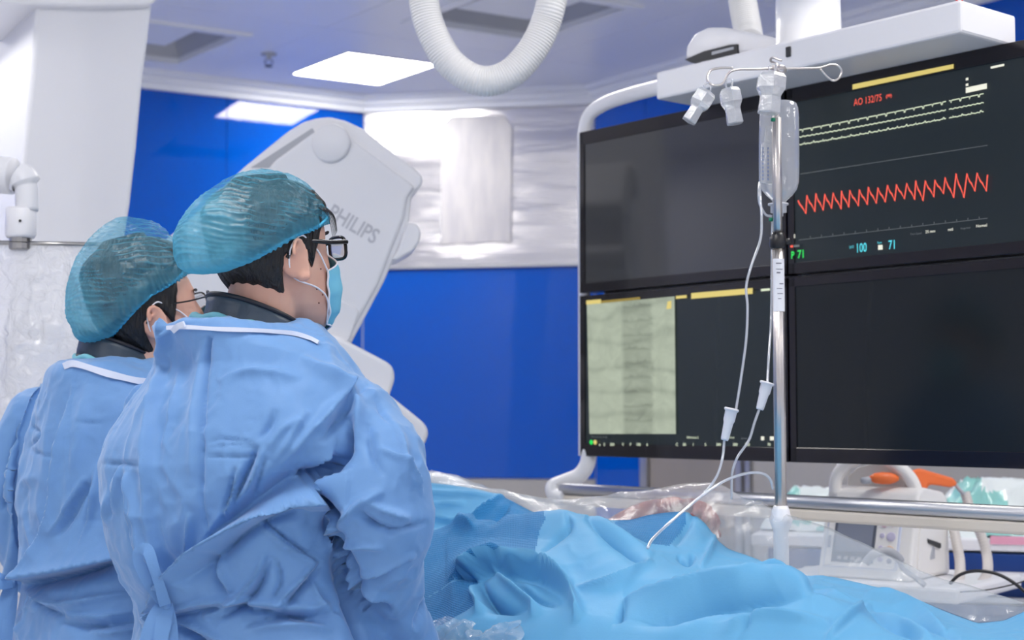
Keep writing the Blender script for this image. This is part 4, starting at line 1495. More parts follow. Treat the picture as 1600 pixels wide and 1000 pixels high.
# three empty plastic bottle necks on the hooks
def cap_piece(x0, y0, x1, y1, Y, label, wtop, wbot):
    a = F(x0, y0, Y); b = F(x1, y1, Y)
    ax = (b - a); L_ = ax.length
    e = empty('plastic_ampoule', b, label, 'plastic container', 'plastic containers on the hooks')
    sc = Y / FPX
    r1, r2 = wtop * sc / 2, wbot * sc / 2
    v, f = g_lathe(a, ax, [(0, r1 * .45), (L_ * .03, r1 * .8), (L_ * .12, r1), (L_ * .40, r1 * 1.02), (L_ * .50, r1 * .85), (L_ * .56, r2 * .96), (L_ * .60, r2 * .92), (L_ * .72, r2 * .94), (L_ * .97, r2 * 1.0), (L_, r2 * .9)], 6)
    # slightly rounded hexagonal body
    obj('body', v, f, M['frost'], e, smooth=False)
    v, f = g_lathe(a + ax * .50, ax, [(0, r2 * .7), (L_ * .04, r2 * .8), (L_ * .44, r2 * .82), (L_ * .45, r2 * .4)], 20)
    obj('stopper', v, f, M['frost'], e)
    v, f = g_tube(smooth_path([a + Vector((-.004, 0, -.004)), a + Vector((-.006, 0, .012)), a + Vector((.006, 0, .014)), a + Vector((.004, 0, -.004))], 5), .0018, 8)
    obj('hanging_loop', v, f, M['bottle'], e)
cap_piece(1106, 142, 1076, 190, PY_ - .055, 'left clear plastic container tilting left on the hook', 36, 26)
cap_piece(1139, 137, 1149, 194, PY_ - .055, 'middle clear plastic container hanging straight on the left hook', 36, 28)
cap_piece(1207, 113, 1201, 178, PY_ - .035, 'largest clear plastic container hanging in front of the pole top', 48, 38)
for (x, y) in ((1208, 187), (1205, 343)):
    v, f = g_lathe(F(x, y + 3, PY_ - .018 if y < 200 else PY_ + .01), (0, 0, 1), [(0, .002), (.001, .0042), (.006, .0042), (.007, .002)], 14)
    obj('green_clip', v, f, M['green'], bt)

def ivline(name, label, pts, r=.0024, Y=PY_ - .02, ys=None, own=None):
    P = [F(p[0], p[1], p[2] if len(p) > 2 else Y) for p in pts]
    v, f = g_tube(smooth_path(P, 8), r, 10)
    if own is not None:
        return obj(name, v, f, M['tube'], own)
    return tagit(obj(name, v, f, M['tube']), label, 'tube')
def connector(e, x0, y0, x1, y1, Y):
    a, b = F(x0, y0, Y), F(x1, y1, Y)
    ax = b - a; L_ = ax.length
    v, f = g_lathe(a, ax, [(0, .0125), (L_ * .04, .0138), (L_ * .08, .0125), (L_ * .10, .0108), (L_ * .38, .0105), (L_ * .46, .0088), (L_ * .95, .0072), (L_, .0062)], 20)
    return obj('connector', v, f, M['conn'], e)
e1 = empty('infusion_line', F(1143, 640, 2.78), 'clear infusion tube with the lower left white connector, reaching the hand', 'tube')
ivline('tubing', '', [(1206, 338, BY), (1196, 335, BY), (1187, 318, BY), (1185.5, 300, BY - .01), (1187, 285, BY - .01), (1188, 310, 2.80), (1190, 340, 2.79), (1188, 375, 2.78), (1174, 415, 2.78), (1166, 448, 2.78), (1168, 480, 2.78), (1166, 530, 2.78), (1158, 590, 2.78), (1150, 640, 2.78)], own=e1)
connector(e1, 1143.5, 638, 1132, 688, 2.78)
ivline('tubing', '', [(1132, 686, 2.78), (1129, 715, 2.77), (1121, 742, 2.75), (1108, 762, 2.73), (1100, 770, 2.72)], own=e1)
e2 = empty('infusion_line', F(1198, 597, 2.80), 'clear infusion tube with the upper right white connector beside the pole', 'tube')
ivline('tubing', '', [(1207, 345, PY_ + .02), (1206, 420, PY_ + .02), (1205, 500, PY_ + .015), (1201, 560, 2.81), (1199, 600, 2.80)], own=e2)
connector(e2, 1199, 597, 1187, 640, 2.80)
ivline('tubing', '', [(1187, 638, 2.80), (1179, 660, 2.80), (1170, 688, 2.80), (1152, 715, 2.80), (1144, 740, 2.80), (1143, 780, 2.80)], own=e2)
ivline('pressure_line', 'thin white tube arching from the pole over the hand into the drape', [(1208, 764, 2.80), (1202, 747, 2.79), (1188, 739, 2.78), (1165, 740, 2.76), (1135, 750, 2.73), (1110, 765, 2.70), (1080, 788, 2.67), (1045, 818, 2.62), (1020, 842, 2.57), (1012, 856, 2.54)], r=.0026)

# ================================================================== DEFIBRILLATOR AND CART behind the bar
DY = 3.72
wd = Vector((.80, -.60, 0)); dd = Vector((.60, .80, 0))
DAX = (wd, dd, Z3)
d0 = F(1278, 900, DY)            # front bottom left corner
DZ = d0.z
def DP(u, d, z): return Vector((d0.x, d0.y, DZ)) + wd * u + dd * d + Z3 * z
df = empty('defibrillator', DP(.1, .12, 0), 'white defibrillator with small grey screen, arched handle and orange paddles', 'medical device')
M['shell'] = mat('defib_shell', srgb(240, 238, 236), .35)
W_ = 0.232
prof = [(0.0, 0.0), (0.0, .02), (.055, .185), (.065, .205), (.095, .215), (.215, .20), (.235, .19), (.245, .17), (.25, 0.0)]
v, f = g_prism([DP(0, d, z) for d, z in prof], wd * W_, .008)
obj('case', v, f, M['shell'], df, smooth=False)
fn = (DP(0, .055, .185) - DP(0, 0, .02)).normalized()
fnn = wd.cross(fn); fnn = fnn if fnn.dot(Vector((0, -1, 0))) > 0 else -fnn
FAX = (wd, fnn, fn)
def FP_(u, s_, off): return DP(u, 0, .02) + fn * s_ + fnn * off
def fbox(u0, u1, s0, s1, o0, o1, bev=0):
    return g_box(FP_((u0 + u1) / 2, (s0 + s1) / 2, (o0 + o1) / 2), (u1 - u0, o1 - o0, s1 - s0), FAX, bev)
v, f = fbox(.012, .20, .004, .172, -.004, .003, .004)
M['faceplate'] = mat('faceplate_blue_edge', srgb(205, 212, 232), .4)
obj('face_plate', v, f, M['faceplate'], df, smooth=False)
v, f = fbox(.016, .194, .006, .170, 0, .0045, .004)
obj('control_panel', v, f, M['shell'], df, smooth=False)
v, f = fbox(.034, .140, .016, .160, 0.002, .0065, .003)
obj('screen_frame', v, f, mat('slate_plastic', srgb(84, 90, 104), .3), df, smooth=False)
v, f = fbox(.041, .133, .042, .148, 0.004, .0072, .001)
M['defscr'] = mat('defib_screen', srgb(120, 126, 142), .15, emit=srgb(110, 116, 132), strength=.18)
obj('screen', v, f, M['defscr'], df, smooth=False)
M['btn'] = [mat('pink_button', srgb(230, 200, 205), .4), mat('violet_button', srgb(195, 190, 215), .4), mat('tan_button', srgb(225, 195, 170), .4), mat('grey_button', srgb(150, 155, 170), .4)]
for (u, s_, r_, k) in ((.158, .15, .006, 3), (.182, .145, .005, 3), (.158, .112, .008, 0), (.178, .112, .005, 0), (.156, .085, .006, 1), (.178, .083, .011, 1), (.156, .055, .006, 1), (.178, .05, .011, 2), (.157, .028, .006, 1), (.180, .025, .006, 3)):
    v, f = g_lathe(FP_(u, s_, .004), fnn, [(0, r_), (.003, r_), (.0035, r_ * .8)], 14)
    obj('button', v, f, M['btn'][k], df)
for k in range(5):
    v, f = fbox(.05 + k * .017, .06 + k * .017, .022, .030, .006, .0078)
    obj('key', v, f, M['grey_plastic'], df, smooth=False)
v, f = fbox(.02, .028, .05, .08, .004, .006)
obj('selector', v, f, M['btn'][3], df, smooth=False)
# handle arch over the top
hp = smooth_path([DP(.015, .07, .19), DP(.018, .075, .235), DP(.05, .08, .272), DP(.105, .085, .287), DP(.155, .09, .272), DP(.195, .10, .235), DP(.21, .11, .19)], 6)
v, f = g_tube(hp, .016, 16)
obj('handle', v, f, M['shell'], df)
v, f = g_prism([DP(.03, .10, .20), DP(.19, .10, .20), DP(.175, .10, .24), DP(.14, .10, .262), DP(.105, .10, .27), DP(.06, .10, .258), DP(.035, .10, .235)], dd * .02, .002)
obj('handle_back', v, f, mat('warm_white_plastic', srgb(236, 230, 224), .4), df, smooth=False)
M['orange'] = mat('orange_plastic', srgb(245, 120, 60), .4)
v, f = g_lathe(F(1358, 747, DY - .03), (1, -.05, -.01), [(0, .004), (.012, .012), (.03, .0145), (.05, .014), (.062, .010), (.07, .005)], 20)
obj('left_paddle', v, f, M['orange'], df)
v, f = g_lathe(F(1345, 751, DY - .03), (1, -.05, .06), [(0, .004), (.004, .008), (.02, .009), (.024, .006)], 16)
obj('paddle_collar', v, f, M['grey_plastic'], df)
pp = [F(1420, 737, DY + .10), F(1436, 732, DY + .10), F(1490, 748, DY + .10), F(1496, 757, DY + .10), F(1486, 762, DY + .10), F(1452, 757, DY + .10), F(1444, 772, DY + .10), F(1436, 758, DY + .10)]
v, f = g_prism(pp, Vector((.01, .035, 0)), .006)
obj('right_paddle', v, f, M['orange'], df, smooth=False)
v, f = g_tube(smooth_path([F(1493, 757, DY + .12), F(1500, 766, DY + .11), F(1506, 772, DY + .1)], 5), .005, 10)
obj('paddle_plug', v, f, M['grey_plastic'], df)
v, f = g_tube(smooth_path([F(1447, 768, DY + .10), F(1465, 780, DY + .08), F(1482, 787, DY + .06), F(1484, 800, DY + .05)], 5), .003, 8)
obj('paddle_wire', v, f, M['grey_plastic'], df)
# side panel
def SPt(d, z, off=0.0): return DP(W_ + off, d, z)
v, f = g_prism([SPt(.035, .01), SPt(.225, .01), SPt(.225, .165), SPt(.07, .175)], wd * .004, .001)
obj('side_panel', v, f, M['shell'], df, smooth=False)
v, f = g_prism([SPt(.095, .094, .004), SPt(.175, .078, .004), SPt(.175, .068, .004), SPt(.165, .067, .004), SPt(.098, .084, .004)], wd * .003)
obj('card_slot', v, f, M['dark_recess'], df, smooth=False)
v, f = g_prism([SPt(.11, .045, .004), SPt(.135, .045, .004), SPt(.135, .070, .004), SPt(.128, .074, .004), SPt(.118, .060, .004)], wd * .003)
obj('side_port', v, f, M['grey_plastic'], df, smooth=False)
v, f = g_lathe(SPt(.08, .152, .004), wd, [(0, .003), (.002, .003)], 10)
obj('side_screw', v, f, M['dark_recess'], df)
# coiled sensor and lead at the foot of the device, on the drape side
v, f = g_tube(smooth_path([F(1352, 880, 3.42), F(1366, 866, 3.42), F(1388, 862, 3.42), F(1404, 872, 3.42), F(1410, 888, 3.42), F(1430, 902, 3.42), F(1445, 915, 3.42)], 6), lambda i, n: .010 if i < n * .55 else .006, 12)
tagit(obj('sensor_cable', v, f, M['grey_plastic']), 'short grey cable with plug curled in front of the defibrillator', 'cable')

# trolley under it
tro = empty('device_trolley', DP(.11, .16, -DZ), 'white trolley with a shelf carrying the defibrillator', 'trolley')
v, f = g_box(DP(.12, .15, -.0185), (.50, .42, .035), DAX, .008)
obj('top_shelf', v, f, M['white'], tro, smooth=False)
v, f = g_box(DP(.12, .17, -DZ / 2 - .01), (.10, .10, DZ - .08), DAX, .02)
obj('post', v, f, M['alu'], tro, smooth=False)
v, f = g_box(DP(.12, .15, .32 - DZ), (.44, .36, .03), DAX, .008)
obj('lower_shelf', v, f, M['white'], tro, smooth=False)
for a_ in (-1, 1):
    for b_ in (-1, 1):
        v, f = g_prism([DP(.12 + a_ * .03, .17 + b_ * .03, .07 - DZ), DP(.12 + a_ * .25, .17 + b_ * .20, .07 - DZ), DP(.12 + a_ * .25 + .03, .17 + b_ * .20, .07 - DZ), DP(.12 + a_ * .03 + .03, .17 + b_ * .03 + .02, .07 - DZ)], (0, 0, .03))
        obj('foot_arm', v, f, M['alu'], tro, smooth=False)
        v, f = g_lathe(DP(.12 + a_ * .25, .17 + b_ * .20 - .012, .036 - DZ), dd, [(0, .03), (.003, .036), (.021, .036), (.024, .03)], 20)
        obj('caster', v, f, M['black'], tro)

# supply cart behind, blue drawer, teal wrapped packs on top
CYc = 4.25
cz = F(1560, 838, CYc).z
cc = Vector((1.28, 4.33, 0))
cax = (Vector((.95, -.30, 0)).normalized(), Vector((.30, .95, 0)).normalized(), Z3)
ct = empty('supply_cart', cc, 'supply cart with dark blue drawers and a white top behind the defibrillator', 'cart')
def cbox(u, d, z, s, bev=.004): return g_box(cc + cax[0] * u + cax[1] * d + Z3 * z, s, cax, bev)
M['navy'] = mat('navy_enamel', srgb(10, 60, 135), .35)
M['pink'] = mat('pink_tape', srgb(240, 170, 195), .5)
v, f = cbox(0, 0, cz - .012, (1.15, .46, .03)); obj('cart_top', v, f, M['white'], ct, smooth=False)
v, f = cbox(0, 0, cz / 2 + .02, (1.08, .42, cz - .14)); obj('cabinet', v, f, M['white2'], ct, smooth=False)
zz_ = cz - .03
k = 0
while zz_ > .25:
    h = .135
    v, f = cbox(0, -.215, zz_ - h / 2, (1.06, .02, h - .006)); dr = obj('drawer', v, f, M['navy'], ct, smooth=False)
    v, f = cbox(0, -.236, zz_ - h + .012, (1.0, .022, .014), .003); obj('drawer_handle', v, f, M['white'], dr, smooth=False)
    zz_ -= h; k += 1
px0 = RP(1575, 842, cc - cax[1] * .232, cax[1])
v, f = g_box(px0 + Vector((0, 0, -.004)), (.09, .004, .022), cax, .001); obj('pink_tape', v, f, M['pink'], ct, smooth=False)
for a_ in (-.48, .48):
    for b_ in (-.16, .16):
        q = cc + cax[0] * a_ + cax[1] * b_
        v, f = g_lathe((q.x, q.y - .012, .036), (0, 1, 0), [(0, .03), (.003, .036), (.021, .036), (.024, .03)], 20)
        obj('caster', v, f, M['black'], ct)
        v, f = g_box((q.x, q.y, .07), (.03, .03, .06)); obj('caster_fork', v, f, M['alu'], ct, smooth=False)
v, f = cbox(.02, -.30, F(1560, 905, 3.95).z, (.90, .14, .012)); obj('side_shelf', v, f, M['white'], ct, smooth=False)
# shelf brackets
for a_ in (-.4, .4):
    v, f = cbox(a_, -.25, F(1560, 905, 3.95).z - .02, (.02, .08, .03)); obj('shelf_bracket', v, f, M['alu'], ct, smooth=False)

def pack(cu, cd, L_, W2, H_, seed, label, white):
    n = 44
    A_ = np.zeros((n * n, 3))
    cen = cc + cax[0] * cu + cax[1] * cd
    for j in range(n):
        for i in range(n):
            u = i / (n - 1) * 2 - 1; w_ = j / (n - 1) * 2 - 1
            e_ = max(abs(u), abs(w_))
            h = H_ * (1 - max(0, e_ - .55) / .45 * 1.0) if e_ > .55 else H_
            p = cen + cax[0] * (u * L_ / 2) + cax[1] * (w_ * W2 / 2)
            A_[j * n + i] = (p.x, p.y, cz + .005 + max(h, 0))
    Pn = A_ * 9 + seed
    up_ = np.clip((A_[:, 2] - cz) * 30, 0, 1)
    A_[:, 2] += up_ * (H_ * .42 * (ridged(Pn * np.array([1, 1, .3])) - .1) + .008 * ridged(A_ * 26 + seed))
    q = vnoise(A_ * 16 + seed * 3)
    Q = grid_faces(n, n)
    qm = [(1 if q[f_[0]] > white else 0) for f_ in Q]
    o = obj('wrapped_pack', A_, Q, None, mats=[M['teal'], M['wrapw']], fmat=qm)
    return tagit(o, label, 'pack', 'wrapped packs on the cart')
M['teal'] = mat('teal_wrap', srgb(150, 212, 206), .25, spec=.6)
M['wrapw'] = mat('white_wrap', srgb(236, 244, 244), .2, spec=.6)
pack(-.40, .05, .34, .30, .085, 3, 'low crumpled white and teal wrapped pack left of the defibrillator', -.35)
pack(.10, .0, .42, .34, .11, 17, 'tall crumpled teal wrapped pack right behind the orange paddle', .0)
pack(.42, .02, .30, .32, .08, 29, 'crumpled pale teal wrapped pack at the right edge of the cart', -.2)

# corrugated breathing hoses and black cable at the lower right
M['hose2'] = mat('beige_hose', srgb(214, 208, 204), .4)
corrugated([F(1508, 770, 3.84), F(1514, 790, 3.83), F(1522, 812, 3.83), F(1536, 845, 3.82), F(1543, 875, 3.80), F(1541, 900, 3.72), F(1525, 918, 3.62), F(1500, 930, 3.6)], .0125, .0075, 'breathing_hose', M['hose2'], 'right beige corrugated hose hanging from the orange paddle plug', 'hose')
corrugated([F(1486, 800, 3.78), F(1490, 825, 3.75), F(1496, 855, 3.72), F(1500, 880, 3.70), F(1498, 905, 3.66), F(1485, 925, 3.62)], .0125, .0075, 'breathing_hose', M['hose2'], 'left beige corrugated hose beside the white side of the defibrillator', 'hose')
v, f = g_tube(smooth_path([F(1484, 912, 3.35), F(1500, 898, 3.34), F(1525, 892, 3.33), F(1555, 896, 3.32), F(1580, 908, 3.30), F(1605, 928, 3.27), F(1640, 965, 3.25)], 6), .0036, 10)
tagit(obj('black_cable', v, f, M['black']), 'black cable arching at the lower right below the grey handle bar', 'cable')
v, f = g_tube(smooth_path([F(1500, 925, 3.45), F(1540, 922, 3.44), F(1580, 914, 3.43), F(1610, 905, 3.42)], 6), .0016, 8)
tagit(obj('thin_lead', v, f, M['black']), 'thin black lead under the arching black cable', 'cable')

# ================================================================== PEOPLE
M['skin'] = mat('skin', srgb(222, 178, 158), 0.5, spec=.35, sss=.12, vary=(9, srgb(212, 160, 142)))
M['hair'] = mat('black_hair', (0.010, 0.009, 0.010, 1), 0.38, spec=.5, bump=(70, .9, .006, (3, 3, .35)))
M['gown'] = mat_drape('blue_gown_cloth', (0.17, 0.355, 0.69, 1), crease=(8, .55, .006), sheen=.45)
M['binding'] = mat('white_binding', srgb(222, 230, 248), .6)
M['scrub'] = mat('teal_scrub', srgb(120, 190, 205), .7)
M['collar'] = mat('dark_slate_leatherette', srgb(44, 60, 76), .42, spec=.45, bump=(14, .5, .01))
M['piping'] = mat('black_piping', srgb(16, 20, 34), .5)
M['mask'] = mat('pale_blue_mask', srgb(120, 195, 222), .7, vary=(3, srgb(105, 185, 215)))
M['loop'] = mat('white_elastic', srgb(238, 238, 245), .5)
M['frame'] = mat('black_spectacle_frame', srgb(14, 14, 16), .2)
M['lens'] = mat_film('spectacle_lens', (0.9, 0.95, 1.0, 1), opacity=.04, gloss=.35, rough=.02, bscale=1, bstr=0)
M['glove'] = mat('ivory_glove', srgb(232, 222, 205), .45)
M['shoe'] = mat('white_clog', srgb(225, 225, 228), .5)
M['trouser'] = mat('blue_trousers', srgb(60, 110, 150), .7)

def cap_material():
    m = bpy.data.materials.new('teal_gauze_cap')
    m.use_nodes = True
    nt = m.node_tree; nt.nodes.clear(); L = nt.links.new
    out = nt.nodes.new('ShaderNodeOutputMaterial')
    tr = nt.nodes.new('ShaderNodeBsdfTransparent'); tr.inputs[0].default_value = (.75, .93, 1, 1)
    df = nt.nodes.new('ShaderNodeBsdfDiffuse'); df.inputs[0].default_value = (.10, .44, .62, 1)
    tl = nt.nodes.new('ShaderNodeBsdfTranslucent'); tl.inputs[0].default_value = (.16, .58, .78, 1)
    m1 = nt.nodes.new('ShaderNodeMixShader'); m1.inputs[0].default_value = .35
    m2 = nt.nodes.new('ShaderNodeMixShader')
    gl = nt.nodes.new('ShaderNodeBsdfGlossy'); gl.inputs[1].default_value = .4
    m3 = nt.nodes.new('ShaderNodeMixShader'); m3.inputs[0].default_value = .05
    at = nt.nodes.new('ShaderNodeAttribute'); at.attribute_name = 'fold'
    mr = nt.nodes.new('ShaderNodeMapRange'); L(at.outputs['Fac'], mr.inputs[0])
    mr.inputs[1].default_value = 0; mr.inputs[2].default_value = 1; mr.inputs[3].default_value = .17; mr.inputs[4].default_value = .95
    L(mr.outputs[0], m2.inputs[0])
    tc = nt.nodes.new('ShaderNodeTexCoord')
    n = nt.nodes.new('ShaderNodeTexNoise'); n.inputs['Scale'].default_value = 160; n.inputs['Detail'].default_value = 3
    bp = nt.nodes.new('ShaderNodeBump'); bp.inputs['Strength'].default_value = .3; bp.inputs['Distance'].default_value = .002
    L(tc.outputs['Object'], n.inputs[0]); L(n.outputs[0], bp.inputs['Height'])
    for s_ in (df, tl, gl): L(bp.outputs[0], s_.inputs['Normal'])
    L(df.outputs[0], m1.inputs[1]); L(tl.outputs[0], m1.inputs[2])
    L(tr.outputs[0], m2.inputs[1]); L(m1.outputs[0], m2.inputs[2])
    L(m2.outputs[0], m3.inputs[1]); L(gl.outputs[0], m3.inputs[2]); L(m3.outputs[0], out.inputs[0])
    return m
M['cap'] = cap_material()

# ---- head, in head space: x to the person's right, y forward, z up, origin between the ears
HL = [(-.121, .018, .083, .045), (-.112, .032, .092, .022), (-.095, .046, .096, .000), (-.075, .056, .094, -.028), (-.050, .064, .092, -.055),
      (-.025, .069, .091, -.075), (0, .073, .091, -.088), (.030, .076, .090, -.097), (.060, .0775, .089, -.100), (.085, .073, .080, -.094),
      (.105, .062, .062, -.080), (.120, .045, .040, -.058), (.128, .026, .016, -.034), (.131, .006, -.004, -.014)]
HLa = np.array(HL)
def head_point(phi, z, off=0.0):
    wx = np.interp(z, HLa[:, 0], HLa[:, 1]); yf = np.interp(z, HLa[:, 0], HLa[:, 2]); yb = np.interp(z, HLa[:, 0], HLa[:, 3])
    yc = (yf + yb) / 2; ry = (yf - yb) / 2
    c, s_ = math.cos(phi), math.sin(phi)
    ex = 0.86
    x = (wx + off) * math.copysign(abs(s_) ** ex, s_)
    y = yc + (ry + off) * math.copysign(abs(c) ** ex, c)
    return Vector((x, y, z))
def face_relief(phi, z):
    """extra depth on the front of the face"""
    a = math.atan2(math.sin(phi), math.cos(phi))
    g = lambda v, m_, s_: math.exp(-((v - m_) / s_) ** 2)
    d = 0.0
    zz_ = max(0, min(1, (0.022 - z) / 0.06))
    if -.055 < z < .03:
        d += (.004 + .019 * zz_) * g(a, 0, .12 + .07 * zz_) * (1 if z > -.040 else max(0, 1 - (-.040 - z) / .012))
    d += .004 * g(z, .038, .010) * g(abs(a), .28, .28)         # brow
    d -= .009 * g(z, .016, .013) * g(abs(a), .36, .17)        # eye sockets
    d += .0055 * g(z, .015, .009) * g(abs(a), .36, .12)       # eyeballs
    d += .004 * g(z, -.022, .022) * g(abs(a), .62, .25)        # cheeks
    d += .005 * g(z, -.064, .005) * g(a, 0, .22) + .0055 * g(z, -.076, .005) * g(a, 0, .20)   # lips
    d -= .003 * g(z, -.070, .0025) * g(a, 0, .24)
    d += .005 * g(z, -.105, .012) * g(a, 0, .25)
    return d
def head_shell():
    V, Q = [], []
    zs_ = list(np.linspace(-.121, .10, 60)) + [.107, .114, .12, .125, .129, .131]
    n = 72
    for z in zs_:
        for k in range(n):
            p_ = 2 * pi * k / n
            q = head_point(p_, z)
            r = face_relief(p_, z)
            q += Vector((sin(p_), cos(p_), 0)) * r
            V.append(q)
    for i in range(len(zs_) - 1):
        for k in range(n):
            Q.append([i * n + k, i * n + (k + 1) % n, (i + 1) * n + (k + 1) % n, (i + 1) * n + k])
    Q.append([k for k in range(n)][::-1]); Q.append([(len(zs_) - 1) * n + k for k in range(n)])
    return V, Q
def ear(side):
    """outer rim, inner fold and lobe as closed tubes and a bowl"""
    cx_ = side * .073
    tilt = -0.15
    def E(a, rx, rz, out=0.0):
        y = -.012 + rx * cos(a); z = -.002 + rz * sin(a)
        y2 = y + (z) * tilt
        return Vector((cx_ + side * (.008 + out - (y + .012) * .30), y2 - .004, z))
    rim = [E(radians(a), .017 - .003 * (sin(radians(a)) < 0), .032, .008) for a in range(-80, 190, 18)]
    p1 = g_tube(smooth_path(rim, 3), lambda i, n: .0042 if i > 4 else .0058, 8)
    inner = [E(radians(a), .009, .019, .004) for a in range(-30, 170, 20)]
    p2 = g_tube(smooth_path(inner, 3), .0034, 8)
    bowl = g_lathe(E(radians(180), .004, 0, -.010), Vector((side, -.32, 0)), [(0, .020), (.004, .023), (.008, .021), (.010, .015)], 20)
    bw = ([Vector((v.x, v.y, -.002 + (v.z + .002) * 1.35)) for v in bowl[0]], bowl[1])
    lobe = g_lathe(E(radians(-85), .012, .028, -.004), Vector((side, -.2, 0)), [(0, .005), (.002, .009), (.009, .009), (.012, .005)], 12)
    trg = g_lathe(E(radians(0), .014, 0, -.006), Vector((side, -.2, 0)), [(0, .004), (.002, .007), (.007, .006), (.010, .003)], 10)
    return join(p1, p2, bw, lobe, trg)

def sph(c, r, ax=None, n=14):
    c = Vector(c)
    V, Q = g_lathe(Vector((0, 0, -1)), (0, 0, 1), [(1 - cos(pi * k / 8), sin(pi * k / 8)) for k in range(0, 9)], n)
    if isinstance(r, (int, float)): r = (r, r, r)
    ax = ax or (Vector((1, 0, 0)), Vector((0, 1, 0)), Vector((0, 0, 1)))
    return [c + ax[0] * v.x * r[0] + ax[1] * v.y * r[1] + ax[2] * v.z * r[2] for v in V], Q
def limb(pts, rs, seg=18, sub=6):
    P = smooth_path(pts, sub)
    n = len(P)
    xs_ = np.linspace(0, len(rs) - 1, n)
    R = np.interp(xs_, range(len(rs)), rs)
    a = g_tube(P, lambda i, n_: R[i], seg)
    return join(a, sph(P[0], R[0] * .98), sph(P[-1], R[-1] * .98))

def hand(wrist, dirv, palm_n, curl, sc=1.0, side=1):
    """palm, four unequal fingers and a thumb that leaves the side of the palm"""
    d = Vector(dirv).normalized(); n = Vector(palm_n); n = (n - d * n.dot(d)).normalized()
    s_ = d.cross(n) * side
    wv = Vector(wrist)
    parts = []
    pc_ = wv + d * .045 * sc
    parts.append(sph(pc_, (.050 * sc, .040 * sc, .0150 * sc), (d, s_, n)))
    parts.append(sph(wv + d * .012 * sc, (.03 * sc, .027 * sc, .018 * sc), (d, s_, n)))
    for k, (off, ln) in enumerate(((.030, .066), (.010, .076), (-.011, .070), (-.030, .055))):
        b = wv + d * (.082 - abs(off) * .25) * sc + s_ * off * sc
        pts = [b - d * .02 * sc, b]
        ang = 0; p = b
        for j, f_ in enumerate((.45, .32, .23)):
            ang += curl * (1 + .12 * k) * (0.75, 1.0, .8)[j]
            q = d * cos(ang) + n * sin(ang)
            p = p + q * ln * f_ * sc
            pts.append(p)
        parts.append(g_tube(smooth_path(pts, 3), lambda i, n_: (.0088 - .0022 * i / n_) * sc, 10))
        parts.append(sph(pts[-1], .0066 * sc))
    tb0 = wv + d * .022 * sc + s_ * .028 * sc
    t1_ = tb0 + (d * .7 + s_ * .6 + n * .35).normalized() * .036 * sc
    t2_ = t1_ + (d * .85 + s_ * .1 + n * .6).normalized() * .028 * sc
    t3_ = t2_ + (d * .8 - s_ * .15 + n * .6).normalized() * .022 * sc
    parts.append(g_tube(smooth_path([wv + d * .012 * sc, tb0, t1_, t2_, t3_], 3), lambda i, n_: (.0125 - .0045 * i / n_) * sc, 10))
    parts.append(sph(t3_, .0078 * sc))
    return join(*parts)

def xf_head(C_, th, pitch_, roll_=0.0):
    """head space -> world"""
    R = Matrix.Rotation(-th, 3, 'Z') @ Matrix.Rotation(pitch_, 3, 'X') @ Matrix.Rotation(roll_, 3, 'Y')
    return lambda v: Vector(C_) + R @ Vector(v)

